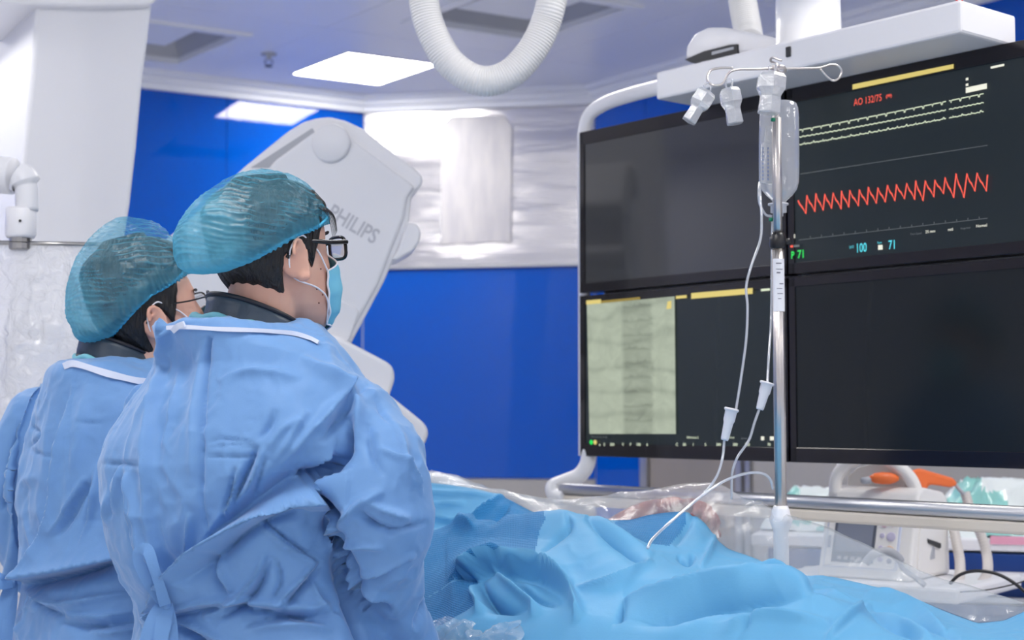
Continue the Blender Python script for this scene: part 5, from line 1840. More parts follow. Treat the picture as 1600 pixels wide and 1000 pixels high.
def doctor(name, label, head_px, Y, th, pitch_, roll_, body_az, levels, arms, folds, hs, seed, voxel, cap_shape, hand_fn, collar_px, neck_c, extras):
    mpp = Y / FPX
    HC = F(head_px[0], head_px[1], Y)
    X = xf_head(HC, th, pitch_, roll_)
    foot = Vector((neck_c.x, neck_c.y, 0))
    root = empty(name, foot, label, 'person')
    bz = radians(body_az)
    fwd = Vector((sin(bz), cos(bz), 0)); rgt = Vector((cos(bz), -sin(bz), 0))

    # ---------------- body: one continuous surface of head, ears, neck, torso, arms, hands, legs
    hp_, hq = head_shell()
    hp_ = [X(v) for v in hp_]
    parts = [(hp_, hq)]
    for sd in (-1, 1):
        ep, eq = ear(sd)
        parts.append(([X(v) for v in ep], eq))
    nb = neck_c + Vector((0, 0, -.03))
    parts.append(limb([nb, nb.lerp(X((0, -.030, -.07)), .55), X((0, -.028, -.055)), X((0, -.02, -.01))], [.066, .058, .057, .055]))
    cz_ = neck_c.z
    def B(r_, f_, z): return Vector((neck_c.x, neck_c.y, z)) + rgt * r_ + fwd * f_
    tors = []
    for z, a, b, fo in ((cz_ - .01, .06, .055, 0), (cz_ - .06, .13, .07, .01), (cz_ - .12, .155, .085, .02), (cz_ - .28, .155, .105, .02), (cz_ - .42, .14, .10, .02), (cz_ - .52, .16, .11, .01), (cz_ - .62, .165, .11, .01), (cz_ - .70, .15, .10, .01)):
        ring = []
        for k in range(24):
            t = 2 * pi * k / 24
            ring.append(B(a * cos(t), b * sin(t) + fo, z))
        tors.append(ring)
    TV = [p for r in tors for p in r]
    TQ = [[i * 24 + k, i * 24 + (k + 1) % 24, (i + 1) * 24 + (k + 1) % 24, (i + 1) * 24 + k] for i in range(len(tors) - 1) for k in range(24)]
    TQ.append(list(range(24))[::-1]); TQ.append([(len(tors) - 1) * 24 + k for k in range(24)])
    parts.append((TV, TQ))
    hips = cz_ - .64
    for sd in (-1, 1):
        parts.append(limb([B(sd * .085, 0, hips), B(sd * .095, .015, hips * .53), B(sd * .10, -.01, .10), B(sd * .10, .0, .055)], [.085, .055, .042, .038]))
        parts.append(limb([B(sd * .10, -.02, .045), B(sd * .105, .10, .03)], [.035, .028]))
    wr = {}
    for sd, ap in arms.items():
        pts, rs = ap
        parts.append(limb(pts, [r_ * k for r_, k in zip(rs, (.46, .44, .44, .46, .52, .60, .62, .62)[:len(rs)])]))
        a, b = pts[-2], pts[-1]
        dv = (b - a).normalized()
        wr[sd] = (b, dv)
        parts.append(hand(b, *hand_fn(sd, dv)))
    BV, BQ = join(*parts)
    A_, N_, Q_ = remesh(BV, BQ, .0038, 3, .4)
    # gloves: the faces of the hands carry the glove material
    fidx = np.array([q[0] for q in Q_])
    fm = np.zeros(len(Q_), int)
    for sd, (b, dv) in wr.items():
        rel = A_[fidx] - np.array(b)
        along = rel @ np.array(dv)
        fm[(along > -.03) & (np.linalg.norm(rel, axis=1) < .21)] = 1
    fm[(A_[fidx][:, 2] < .9)] = 2
    obj('body', A_, Q_, None, root, mats=[M['skin'], M['glove'], M['trouser']], fmat=fm)
    for sd in (-1, 1):
        v, f = limb([B(sd * .10, -.045, .045), B(sd * .103, .05, .05), B(sd * .108, .15, .036)], [.044, .047, .036])
        v = [Vector((p.x, p.y, max(p.z, .001))) for p in v]
        obj('shoe', v, f, M['shoe'], root)

    # ---------------- hair
    V, Q = [], []
    nphi, nz = 120, 40
    keep = []
    for side_off in (0.0095, 0.001):
        for j in range(nz):
            for i in range(nphi):
                ph = 2 * pi * i / nphi
                # lower limit of the hair at this angle
                a = abs(math.atan2(sin(ph), cos(ph)))          # 0 front, pi back
                if a < 1.05: zl = .075
                elif a < 1.45: zl = .075 - (a - 1.05) / .40 * .090     # sideburn in front of the ear
                elif a < 1.62: zl = -.015 + (a - 1.45) / .17 * .045
                elif a < 1.95: zl = .030 - (a - 1.62) / .33 * .035
                elif a < 2.25: zl = -.005 - (a - 1.95) / .30 * .055
                else: zl = -.060 - .040 * min(1, (a - 2.25) / .5)
                zl += .003 * sin(ph * 37) + .003 * sin(ph * 71 + 1)
                z = zl + (.128 - zl) * (j / (nz - 1))
                thick = side_off
                if side_off > .005:
                    thick = side_off * (0.35 + .65 * min(1, j / 3)) + .0012 * sin(ph * 90 + j * .3)
                vr, vz = extras.get('hairvol', (.016, .014))
                kk = max(0, min(1, (z - .045) / .05)); kk = kk * kk * (3 - 2 * kk)
                if side_off < .005: kk = 0
                kb = .35 + .65 * (0.5 - 0.5 * cos(ph))
                if side_off > .005: thick += vr * kk * kb * (1 if j < nz - 1 else .8) 
                p = head_point(ph, z, thick)
                p.z += vz * kk + (.009 if j == nz - 1 and side_off > .005 else 0)
                V.append(X(p))
    for s2 in (0, 1):
        o_ = s2 * nphi * nz
        for j in range(nz - 1):
            for i in range(nphi):
                q = [o_ + j * nphi + i, o_ + j * nphi + (i + 1) % nphi, o_ + (j + 1) * nphi + (i + 1) % nphi, o_ + (j + 1) * nphi + i]
                Q.append(q if s2 == 0 else q[::-1])
        Q.append([o_ + (nz - 1) * nphi + i for i in range(nphi)] if s2 == 0 else [o_ + (nz - 1) * nphi + i for i in range(nphi)][::-1])
    for i in range(nphi):
        Q.append([i, nphi * nz + i, nphi * nz + (i + 1) % nphi, (i + 1) % nphi][::-1])
    hair = obj('hair', V, Q, M['hair'], root)
    # eyebrows
    for sd in (-1, 1):
        ps = [head_point(sd * a, .036 + .004 * sin((a - .15) * 3), .006) for a in (.16, .30, .44, .58)]
        v, f = g_tube(smooth_path([X(p) for p in ps], 4), lambda i, n: .0030 * sin(pi * min(1, (i + 1) / (n + 1))) ** .5, 8)
        obj('eyebrow', v, f, M['hair'], root)
    if extras.get('strands'):
        ps_ = []
        for k in range(7):
            a0 = .95 + .05 * k
            pA = head_point(a0, .085, .010); pB = head_point(a0 - .12, .066, .020); pC = head_point(a0 - .20, .040 - .002 * k, .020)
            ps_.append(g_tube(smooth_path([X(pA), X(pB), X(pC)], 5), lambda i, n: .0010 * (1 - .7 * i / n), 5))
        v, f = join(*ps_)
        obj('stray_hair', v, f, M['hair'], hair)
    if extras.get('moles'):
        ps_ = [g_lathe(X(head_point(a, z, .0005)), (X((1, .5, 0)) - HC), [(0, .0014), (.0012, .0012), (.0016, .0003)], 8) for a, z in ((1.30, -.062), (1.45, -.052), (1.2, -.02), (1.5, -.075))]
        v, f = join(*ps_)
        obj('mole', v, f, mat('mole_brown', srgb(110, 60, 50), .6), root)

    # ---------------- cap
    nphi, nt_ = 300, 110
    cs = cap_shape
    V = []; fold = []
    PH = 2 * pi * np.arange(nphi) / nphi
    pts_ = []
    for j in range(nt_):
        t = j / (nt_ - 1)
        for i in range(nphi):
            ph = PH[i]
            c, s_ = cos(ph), sin(ph)
            zr = cs['rim'][1] + (cs['rim'][0] - cs['rim'][1]) * max(0, c) ** 1.2 + (cs['rim'][2] - cs['rim'][1]) * max(0, -c) ** 1.1
            hpnt = head_point(ph, zr, .012)
            # dome
            el = -cs['droop'] * (0.35 + .65 * max(0, -c)) + (pi / 2 + cs['droop'] * (0.35 + .65 * max(0, -c))) * t
            ex = cs['c']
            rx, ry, rz = cs['r']
            back = 1 + cs['back'] * max(0, -c) ** 1.5
            dome = Vector((ex[0] + rx * s_ * cos(el), ex[1] + ry * back * c * cos(el), ex[2] + rz * sin(el) + (cs['sag'] * max(0, -c) * cos(el) * -1)))
            k = min(1, t / .16); k = k * k * (3 - 2 * k)
            k = k ** .7
            pts_.append(hpnt.lerp(dome, k))
    P_ = np.array([tuple(p) for p in pts_])
    nn_ = grid_normals(P_, nphi, nt_)
    cen = P_.mean(0)
    flip = np.sign(((P_ - cen) * nn_).sum(1)); nn_ = nn_ * flip[:, None]
    T_ = np.repeat(np.arange(nt_) / (nt_ - 1), nphi)
    PHn = np.tile(PH, nt_)
    wv_ = vnoise(P_ * 20 + seed)
    pleat = np.sin(PHn * 62 + 5 * wv_ + 2 * np.sin(PHn * 9)) * np.exp(-T_ / .13) * np.clip(T_ * 25, .35, 1)
    # rows of short crinkles round the dome
    rows_ = np.sin((P_[:, 2] * 1.0 + P_[:, 1] * .25) * 700 + 5.5 * vnoise(P_ * np.array([15, 15, 22]) + 8) + 1.6 * vnoise(P_ * np.array([60, 60, 90])))
    crin = np.clip(rows_, -.2, 1) * np.clip((T_ - .14) * 8, 0, 1) * np.clip((1.02 - T_) * 3, .3, 1)
    crin *= 0.35 + .65 * np.clip(vnoise(P_ * np.array([30, 30, 45]) + 3) * 2 + .5, 0, 1)
    big = ridged(P_ * 17 + seed) - .3
    med = ridged(P_ * 44 + seed + 5)
    disp = .0032 * pleat + .0013 * crin + .0050 * big * np.clip(T_ * 6, 0, 1) * np.clip(1.1 - T_, .3, 1) + .0016 * med * np.clip(T_ * 8, 0, 1)
    if extras.get('capbulge'):
        disp += extras['capbulge'](P_)
    P2 = P_ + nn_ * disp[:, None]
    W_ = np.array([tuple(X(p)) for p in P2])
    Qc = grid_faces(nphi, nt_, True)
    cap = obj('surgical_cap', W_, Qc, M['cap'], root)
    at = cap.data.attributes.new('fold', 'FLOAT', 'POINT')
    fv = np.exp(-T_ / .12) * .85 + .45 * np.clip(rows_, 0, 1) ** 3 * np.clip((T_ - .1) * 6, 0, 1) * (.3 + .7 * np.clip(vnoise(P_ * 28) * 2 + .5, 0, 1)) + .5 * np.clip(med - .75, 0, 1) + .5 * np.clip(big - .62, 0, 1) * 2 + .06
    fv += cs.get('light_back', .5) * np.clip((-P_[:, 1] - .098) / .035, 0, 1)
    at.data.foreach_set('value', np.clip(fv, 0, 1).astype(np.float32))
    # elastic hem
    hem = [X(Vector(P2[i])) for i in range(0, nphi, 2)]
    v, f = g_tube(hem, .0024, 8, closed=True)
    obj('elastic_hem', v, f, mat('teal_hem', srgb(60, 165, 205), .6), cap)

    # ---------------- mask
    V, Q = [], []
    nu_, nv_ = 41, 34
    for lay in (0, 1):
        for j in range(nv_):
            for i in range(nu_):
                u = i / (nu_ - 1) * 2 - 1; t = j / (nv_ - 1)
                z = -.012 - (.112 - .012 * abs(u)) * t + .016 * (1 - abs(u)) * (1 - t) - .012 * abs(u) * (1 - t)
                ph = u * (1.00 + .26 * t)
                off = .010 + .014 * (1 - abs(u) ** 2) * sin(pi * min(1, t * 1.0 + .12)) - (.006 * abs(u) ** 6)
                zc = max(z, -.120)
                p = head_point(ph, zc, off)
                p.z = z
                pl_ = .0009 * sin(t * 3 * 2 * pi)
                p += Vector((sin(ph), cos(ph), 0)) * (face_relief(ph, z) * .6 + pl_ - lay * .0016)
                V.append(X(p))
    n1 = nu_ * nv_
    g1 = grid_faces(nu_, nv_)
    Q = [q for q in g1] + [[k + n1 for k in q][::-1] for q in g1]
    obj('face_mask', V, Q, M['mask'], root)
    mk = bpy.context.scene.collection.objects[-1] if False else None
    ed = []
    for sd in (0, nu_ - 1):
        ed.append(g_tube([V[j * nu_ + sd] for j in range(nv_)], .0019, 6))
    ed.append(g_tube([V[i] for i in range(nu_)], .0016, 6))
    ed.append(g_tube([V[(nv_ - 1) * nu_ + i] for i in range(nu_)], .0016, 6))
    v, f = join(*ed)
    obj('mask_edging', v, f, M['loop'], root)
    for sd in (-1, 1):
        iu = nu_ - 1 if sd > 0 else 0
        topc, botc = V[iu], V[(nv_ - 1) * nu_ + iu]
        path = [topc, X(head_point(sd * 1.25, .006, .004)), X((sd * .0815, .012, .024)), X((sd * .086, -.008, .036)), X((sd * .084, -.028, .022)),
                X((sd * .079, -.033, -.004)), X((sd * .074, -.022, -.030)), X(head_point(sd * 1.45, -.050, .003)), X(head_point(sd * 1.22, -.072, .004)), botc]
        v, f = g_tube(smooth_path(path, 6), .0015, 6)
        obj('ear_loop', v, f, M['loop'], root)

    # ---------------- glasses
    gl = empty('eyeglasses', X((0, .1, .01)))
    gl.parent = root; gl.location = X((0, .1, .01)) - foot
    gp = []
    for sd in (-1, 1):
        loop = []
        for a in range(0, 360, 15):
            c, s_ = cos(radians(a)), sin(radians(a))
            x = sd * .034 + .028 * math.copysign(abs(c) ** .55, c)
            z = .012 + .0185 * math.copysign(abs(s_) ** .55, s_)
            loop.append(X((x, .121 - abs(x) * .26, z)))
        gp.append(g_tube(loop, extras.get('rim', .0022), 8, closed=True))
    gp.append(g_tube(smooth_path([X((-.007, .119, .018)), X((0, .121, .021)), X((.007, .119, .018))], 4), .0022, 8))
    v, f = join(*gp)
    obj('rims', v, f, M['frame'], gl)
    for sd in (-1, 1):
        ring = []
        for a in range(0, 360, 20):
            c, s_ = cos(radians(a)), sin(radians(a))
            x = sd * .034 + .026 * math.copysign(abs(c) ** .55, c)
            z = .012 + .0168 * math.copysign(abs(s_) ** .55, s_)
            ring.append(X((x, .1205 - abs(x) * .26, z)))
        v, f = g_prism(ring, (X((0, 1, 0)) - HC) * .0012)
        obj('lens', v, f, M['lens'], gl, smooth=False)
        tp = [X((sd * .0615, .105, .020)), X((sd * .0690, .100, .021)), X((sd * .0790, .055, .022)), X((sd * .0815, .010, .026)), X((sd * .081, -.020, .020)), X((sd * .079, -.036, .002))]
        v, f = g_tube(smooth_path(tp, 5), extras.get('rim', .0022), 8, flat=extras.get('temple', 1.3))
        obj('temple', v, f, M['frame'], gl)

    # ---------------- dark protective collar: a tilted band round the neck
    cc_, ca, cb, h0, tiltf, lean = collar_px
    V, Q = [], []
    n = 72
    fw_c = Vector((sin(lean), cos(lean), 0)); rt_c = Vector((cos(lean), -sin(lean), 0))
    prof = [(-h0 / 2, .004), (-h0 / 2, 0.010), (-h0 * .25, .0085), (0, .006), (h0 * .25, .0035), (h0 / 2, .002), (h0 / 2, -.005), (0, -.001), (-h0 / 2, .002)]
    for z, dr in prof:
        for k in range(n):
            t = 2 * pi * k / n
            V.append(cc_ + rt_c * ((ca + dr) * cos(t)) + fw_c * ((cb + dr) * sin(t)) + Z3 * (z - tiltf * sin(t)))
    for i in range(len(prof) - 1):
        for k in range(n):
            Q.append([i * n + k, i * n + (k + 1) % n, (i + 1) * n + (k + 1) % n, (i + 1) * n + k])
    col = obj('thyroid_collar', V, Q, M['collar'], root)
    pp_ = []
    for z, dr in ((-h0 / 2, .008), (h0 / 2, .0005)):
        ring = [cc_ + rt_c * ((ca + dr) * cos(2 * pi * k / n)) + fw_c * ((cb + dr) * sin(2 * pi * k / n)) + Z3 * (z - tiltf * sin(2 * pi * k / n)) for k in range(n)]
        pp_.append(g_tube(ring, .0042, 8, closed=True))
    v, f = join(*pp_)
    obj('piping', v, f, M['piping'], col)

    # ---------------- gown
    parts = []
    lev = []
    ck, sk = cos(bz), sin(bz)
    fct = sqrt(ck * ck + (.66 * sk) ** 2)
    for (py, Lx, Rx) in levels:
        cpt = F((Lx + Rx) / 2, py, neck_c.y)
        a = (Rx - Lx) / 2 * (neck_c.y / FPX) / fct
        b = max(.66 * a, min(.13, a))
        lev.append((cpt, a, b))
    # down to the hem
    cpt, a, b = lev[-1]
    for z, g_ in ((.85, 1.04), (.6, 1.12), (.38, 1.2)):
        lev.append((Vector((cpt.x, cpt.y, z)), a * g_, b * g_))
    V, Q = [], []
    n = 64
    for cpt, a, b in lev:
        for k in range(n):
            t = 2 * pi * k / n
            c, s_ = cos(t), sin(t)
            V.append(cpt + rgt * (a * math.copysign(abs(c) ** .85, c)) + fwd * (b * math.copysign(abs(s_) ** .9, s_)))
    for i in range(len(lev) - 1):
        for k in range(n):
            Q.append([i * n + k, (i + 1) * n + k, (i + 1) * n + (k + 1) % n, i * n + (k + 1) % n])
    Q.append(list(range(n))); Q.append([(len(lev) - 1) * n + k for k in range(n)][::-1])
    parts.append((V, Q))
    for sd, (pts, rs) in arms.items():
        P = smooth_path(pts, 8)
        xs_ = np.linspace(0, len(rs) - 1, len(P)); R = np.interp(xs_, range(len(rs)), rs)
        parts.append(join(g_tube(P, lambda i, n_: R[i], 28), sph(P[0], R[0], n=24)))
    for e_ in extras.get('lumps', []):
        parts.append(e_(B))
    GV, GQ = join(*parts)
    A_, N_, Q_ = remesh(GV, GQ, voxel, 12, .5)
    px_, py_ = project(A_)
    vd = A_ - np.array(EYE); vd /= np.linalg.norm(vd, axis=1, keepdims=True)
    facing = np.clip(-(N_ * vd).sum(1) * 2.5, 0, 1)
    fs_ = [(f_[0], f_[1], f_[2] * .78) + tuple(f_[3:]) for f_ in folds]
    H = 1.6 * fold_field(px_, py_, fs_) * facing
    gsc = np.array([6.0, 6.0, 3.2])
    H += .0075 * (ridged(A_ * gsc + seed) - .3) + .0042 * (ridged(A_ * np.array([14, 14, 9]) + seed * 2) - .3) + .0014 * ridged(A_ * 34 + seed)
    A_ = A_ + N_ * H[:, None]
    gown = obj('surgical_gown', A_, Q_, M['gown'], root)
    return root, X, B, gown

# ---------------------------------------------------------------- doctor in front
def YP(px, py, Y): return F(px, py, Y)
y1 = 2.50
nc1 = F(392, 508, y1)
levels1 = [(507, 266, 476), (512, 260, 484), (522, 258, 498), (536, 257, 518), (552, 254, 536), (572, 242, 556), (592, 225, 572), (612, 211, 582), (645, 190, 592), (690, 163, 592), (725, 152, 576), (780, 156, 552), (850, 168, 550), (905, 188, 566), (940, 206, 580), (975, 212, 596), (1010, 205, 612)]
armR1 = ([YP(542, 652, 2.41), YP(572, 705, 2.38), YP(588, 755, 2.36), YP(597, 812, 2.36), YP(600, 862, 2.385), YP(612, 915, 2.42), YP(630, 970, 2.47), YP(652, 1016, 2.53)],
         [.070, .078, .083, .083, .071, .056, .044, .034])
armL1 = ([YP(262, 650, 2.60), YP(246, 710, 2.60), YP(240, 780, 2.62), YP(250, 850, 2.66), YP(300, 900, 2.76), YP(370, 930, 2.86), YP(440, 950, 2.93), YP(480, 955, 2.96)],
         [.066, .068, .066, .060, .055, .05, .042, .036])
folds1 = [
    ('step', .014, 26, [(258, 520), (248, 610), (239, 680), (240, 790), (250, 880), (258, 935)][::-1], 'no'),
    ('valley', .009, 4.5, [(331, 530), (322, 620), (315, 724), (320, 825), (334, 850)], 'end'),
    ('ridge', .006, 12, [(322, 530), (308, 640), (300, 760)], 'both'),
    ('tuck', .034, 15, [(258, 945), (290, 890), (325, 850), (400, 800), (450, 772), (490, 756)][::-1], 'no'),
    ('valley', .024, 16, [(300, 905), (345, 868), (400, 822), (470, 785)], 'both'),
    ('ridge', .010, 14, [(270, 905), (310, 845), (380, 770), (420, 720)], 'both'),
    ('valley', .022, 14, [(470, 745), (492, 765), (510, 790), (524, 830)], 'both'),
    ('valley', .026, 12, [(545, 650), (540, 690), (520, 725), (490, 752)], 'both'),
    ('tuck', .012, 6, [(490, 755), (500, 722), (530, 700), (545, 655)], 'both'),
    ('valley', .030, 15, [(500, 795), (520, 840), (530, 880), (545, 925), (568, 985), (580, 1020)], 'start'),
    ('tuck', .018, 7, [(483, 762), (522, 818), (513, 846), (532, 880), (552, 915)][::-1], 'no'),
    ('ridge', .014, 9, [(513, 845), (545, 810), (572, 782), (600, 768)], 'both'),
    ('ridge', .012, 8, [(572, 782), (605, 800), (640, 812)], 'both'),
    ('valley', .014, 9, [(560, 790), (580, 815), (620, 830)], 'both'),
    ('ridge', .010, 8, [(520, 855), (570, 850), (600, 855)], 'both'),
    ('valley', .012, 7, [(530, 890), (580, 900), (640, 872)], 'both'),
    ('ridge', .012, 7, [(528, 905), (590, 890), (650, 865)], 'both'),
    ('valley', .018, 7, [(550, 925), (578, 945), (612, 956)], 'both'),
    ('ridge', .010, 6, [(548, 912), (582, 926), (614, 945)], 'both'),
    ('valley', .016, 6, [(648, 985), (665, 955), (672, 930)], 'both'),
    ('ridge', .012, 10, [(600, 640), (620, 690), (632, 740), (650, 760)], 'both'),
    ('valley', .010, 8, [(585, 620), (612, 670), (625, 725)], 'both'),
    ('ridge', .014, 12, [(470, 560), (530, 600), (560, 640), (548, 700)], 'both'),
    ('valley', .008, 8, [(575, 660), (583, 710), (600, 745)], 'both'),
    ('ridge', .007, 8, [(480, 640), (450, 690), (430, 720)], 'both'),
    ('valley', .014, 6, [(402, 695), (390, 730), (372, 770), (360, 800)], 'both'),
    ('ridge', .009, 5, [(412, 698), (402, 730), (388, 765)], 'both'),
    ('valley', .008, 4, [(416, 715), (404, 750), (395, 780)], 'both'),
    ('valley', .010, 5, [(370, 730), (360, 770), (344, 815)], 'both'),
    ('ridge', .009, 6, [(378, 725), (367, 765), (352, 810)], 'both'),
    ('valley', .004, 2.5, [(325, 692), (355, 685), (398, 692)], 'both'),
    ('valley', .004, 2.5, [(330, 700), (365, 695), (402, 699)], 'both'),
    ('valley', .004, 2.5, [(322, 712), (365, 714), (405, 712)], 'both'),
    ('ridge', .006, 9, [(345, 600), (400, 580), (470, 590)], 'both'),
    ('ridge', .008, 10, [(420, 700), (445, 670), (470, 655)], 'both'),
    ('valley', .007, 7, [(430, 640), (425, 660), (405, 690)], 'both'),
    ('valley', .009, 2.6, [(408, 808), (450, 845), (494, 876)], 'both'),
    ('ridge', .008, 5, [(404, 812), (445, 850), (488, 880)], 'both'),
    ('ridge', .010, 7, [(345, 860), (352, 890), (365, 925)], 'both'),
    ('valley', .009, 6, [(338, 855), (342, 900), (360, 935)], 'both'),
    ('valley', .012, 6, [(422, 868), (408, 910), (380, 945), (335, 972)], 'both'),
    ('ridge', .011, 6, [(414, 862), (398, 905), (365, 940), (320, 962)], 'both'),
    ('valley', .012, 6, [(502, 880), (470, 920), (440, 955)], 'both'),
    ('ridge', .010, 6, [(494, 876), (462, 912), (430, 948)], 'both'),
    ('ridge', .012, 7, [(265, 950), (330, 935), (400, 940), (480, 950), (520, 940)], 'both'),
    ('valley', .012, 7, [(270, 960), (340, 950), (400, 955), (470, 965), (530, 955)], 'both'),
    ('ridge', .012, 7, [(262, 955), (310, 975), (360, 1005)], 'both'),
    ('valley', .014, 7, [(262, 962), (290, 985), (330, 1010)], 'both'),
    ('ridge', .010, 6, [(380, 985), (450, 975), (520, 985)], 'both'),
    ('valley', .010, 6, [(385, 975), (450, 965), (510, 972)], 'both'),
    ('ridge', .009, 6, [(200, 722), (196, 760), (190, 800)], 'both'),
    ('valley', .010, 5, [(193, 728), (186, 760), (184, 810)], 'both'),
    ('ridge', .009, 6, [(213, 735), (218, 790), (228, 850), (240, 900)], 'both'),
    ('valley', .005, 3, [(160, 727), (195, 725), (238, 728)], 'both'),
    ('valley', .022, 18, [(258, 948), (240, 900), (225, 860)], 'both'),
    ('valley', .016, 12, [(258, 946), (256, 948)], 'no'),
    ('ridge', .010, 7, [(195, 730), (184, 775), (176, 820)], 'both'),
    ('ridge', .009, 7, [(210, 735), (226, 790), (236, 860), (250, 920)], 'both'),
    ('valley', .010, 6, [(203, 745), (212, 800), (226, 870), (244, 925)], 'both'),
    ('ridge', .010, 10, [(560, 585), (525, 630), (480, 680), (435, 730)], 'both'),
    ('valley', .009, 9, [(575, 600), (540, 645), (500, 690)], 'both'),
    ('ridge', .006, 6, [(480, 900), (500, 940), (540, 975)], 'both'),
    ('valley', .008, 5, [(430, 870), (440, 905), (425, 940)], 'both'),
    ('ridge', .008, 5, [(300, 800), (290, 850), (272, 900)], 'both'),
    ('ridge', .007, 6, [(255, 700), (275, 640), (280, 580)], 'both'),
    ('ridge', .008, 5, [(590, 700), (640, 735), (660, 775)], 'both'),
    ('valley', .008, 5, [(600, 830), (640, 822), (668, 815)], 'both'),
]
hand1 = lambda sd, dv: (dv * .5 + Vector((.55, .55, -.25)), Vector((0, 0, -1)), .35, 1.0, 1 if sd == 'R' else -1)
r1, X1, B1, g1 = doctor('doctor', 'front doctor in blue gown and teal cap, back to us, arm over the drape',
       (427, 408), y1, radians(42), radians(8), radians(0), 42, levels1, {'R': armR1, 'L': armL1}, folds1, 1.0, 3.3, .0038,
       dict(rim=(.086, .040, -.004), droop=.62, c=(0, -.020, .050), r=(.100, .118, .100), back=.36, sag=.022, light_back=.5),
       hand1, (F(401, 515, y1 - .005), .079, .078, .050, .030, radians(58)), nc1,
       dict(strands=True, moles=True, hairvol=(.007, .003), rim=.0029))

# ---------------------------------------------------------------- doctor behind on the left
y2 = 2.97
nc2 = F(190, 566, y2)
levels2 = [(566, 122, 250), (574, 105, 268), (586, 90, 285), (605, 70, 305), (635, 50, 330), (680, 36, 345), (740, 30, 350), (800, 26, 345), (860, 28, 340), (905, 32, 335), (940, 28, 345), (1010, 10, 365)]
armR2 = ([YP(320, 650, 2.90), YP(335, 710, 2.88), YP(340, 780, 2.88), YP(350, 850, 2.92), YP(385, 880, 2.98), YP(420, 890, 3.06), YP(455, 895, 3.14)],
         [.070, .068, .064, .058, .05, .044, .036])
armL2 = ([YP(60, 650, 3.07), YP(38, 710, 3.07), YP(30, 780, 3.08), YP(45, 850, 3.12), YP(110, 880, 3.22), YP(200, 890, 3.30), YP(260, 890, 3.34)],
         [.064, .066, .062, .056, .05, .044, .036])
folds2 = [
    ('tuck', .016, 9, [(122, 600), (116, 650), (108, 700), (96, 780), (84, 830), (66, 890)], 'start'),
    ('ridge', .008, 14, [(140, 600), (132, 700), (110, 800)], 'both'),
    ('step', .014, 16, [(58, 620), (46, 660), (32, 740), (24, 800), (18, 890)], 'no'),
    ('valley', .018, 7, [(34, 660), (20, 720), (8, 800)], 'both'),
    ('ridge', .010, 7, [(48, 665), (38, 720), (32, 800)], 'both'),
    ('valley', .010, 6, [(148, 748), (125, 790), (100, 840)], 'both'),
    ('ridge', .010, 6, [(140, 745), (118, 790), (92, 835)], 'both'),
    ('ridge', .010, 7, [(155, 725), (150, 780), (130, 850)], 'both'),
    ('valley', .009, 5, [(140, 752), (138, 800), (128, 850)], 'both'),
    ('tuck', .030, 12, [(18, 912), (60, 898), (100, 890), (140, 880), (190, 868), (230, 862)], 'no'),
    ('valley', .026, 11, [(30, 914), (70, 908), (120, 898), (180, 882)], 'both'),
    ('ridge', .012, 6, [(25, 918), (60, 935), (95, 944), (150, 935), (210, 925)], 'both'),
    ('valley', .010, 6, [(40, 925), (70, 950), (110, 965)], 'both'),
    ('ridge', .010, 6, [(100, 960), (150, 965), (215, 955)], 'both'),
    ('valley', .012, 6, [(95, 972), (150, 978), (220, 970)], 'both'),
    ('ridge', .010, 6, [(140, 985), (180, 990), (230, 980)], 'both'),
    ('ridge', .010, 8, [(22, 930), (26, 965), (40, 1005)], 'both'),
    ('valley', .006, 3, [(48, 665), (70, 680), (48, 700)], 'both'),
    ('valley', .004, 3, [(130, 665), (160, 662)], 'both'),
    ('valley', .004, 3, [(46, 700), (80, 712), (110, 718)], 'both'),
]
hand2 = lambda sd, dv: (dv * .6 + Vector((.5, .3, -.2)), Vector((0, 0, -1)), .4, .98, 1 if sd == 'R' else -1)
r2, X2, B2, g2 = doctor('doctor', 'rear doctor at the left in blue gown, face in profile with thin black glasses',
       (238, 503), y2, radians(60), radians(17), radians(0), 48, levels2, {'R': armR2, 'L': armL2}, folds2, 1.0, 21.7, .0046,
       dict(rim=(.094, .054, -.008), droop=.48, c=(0, -.012, .068), r=(.100, .113, .142), back=.24, sag=.030, light_back=.35),
       hand2, (F(192, 562, y2), .080, .078, .048, .030, radians(70)), nc2,
       dict(strands=False, temple=.9, hairvol=(.005, .036), rim=.0018))

def surf_y(o, px, py, fallback):
    """distance of the cloth surface behind a photo pixel"""
    bpy.context.view_layer.update()
    inv = Matrix.Translation(-origin_of(o))
    d = ray(px, py).normalized()
    ok, loc, nrm, idx = o.ray_cast(inv @ EYE, d)
    return (loc + origin_of(o)).y if ok else fallback
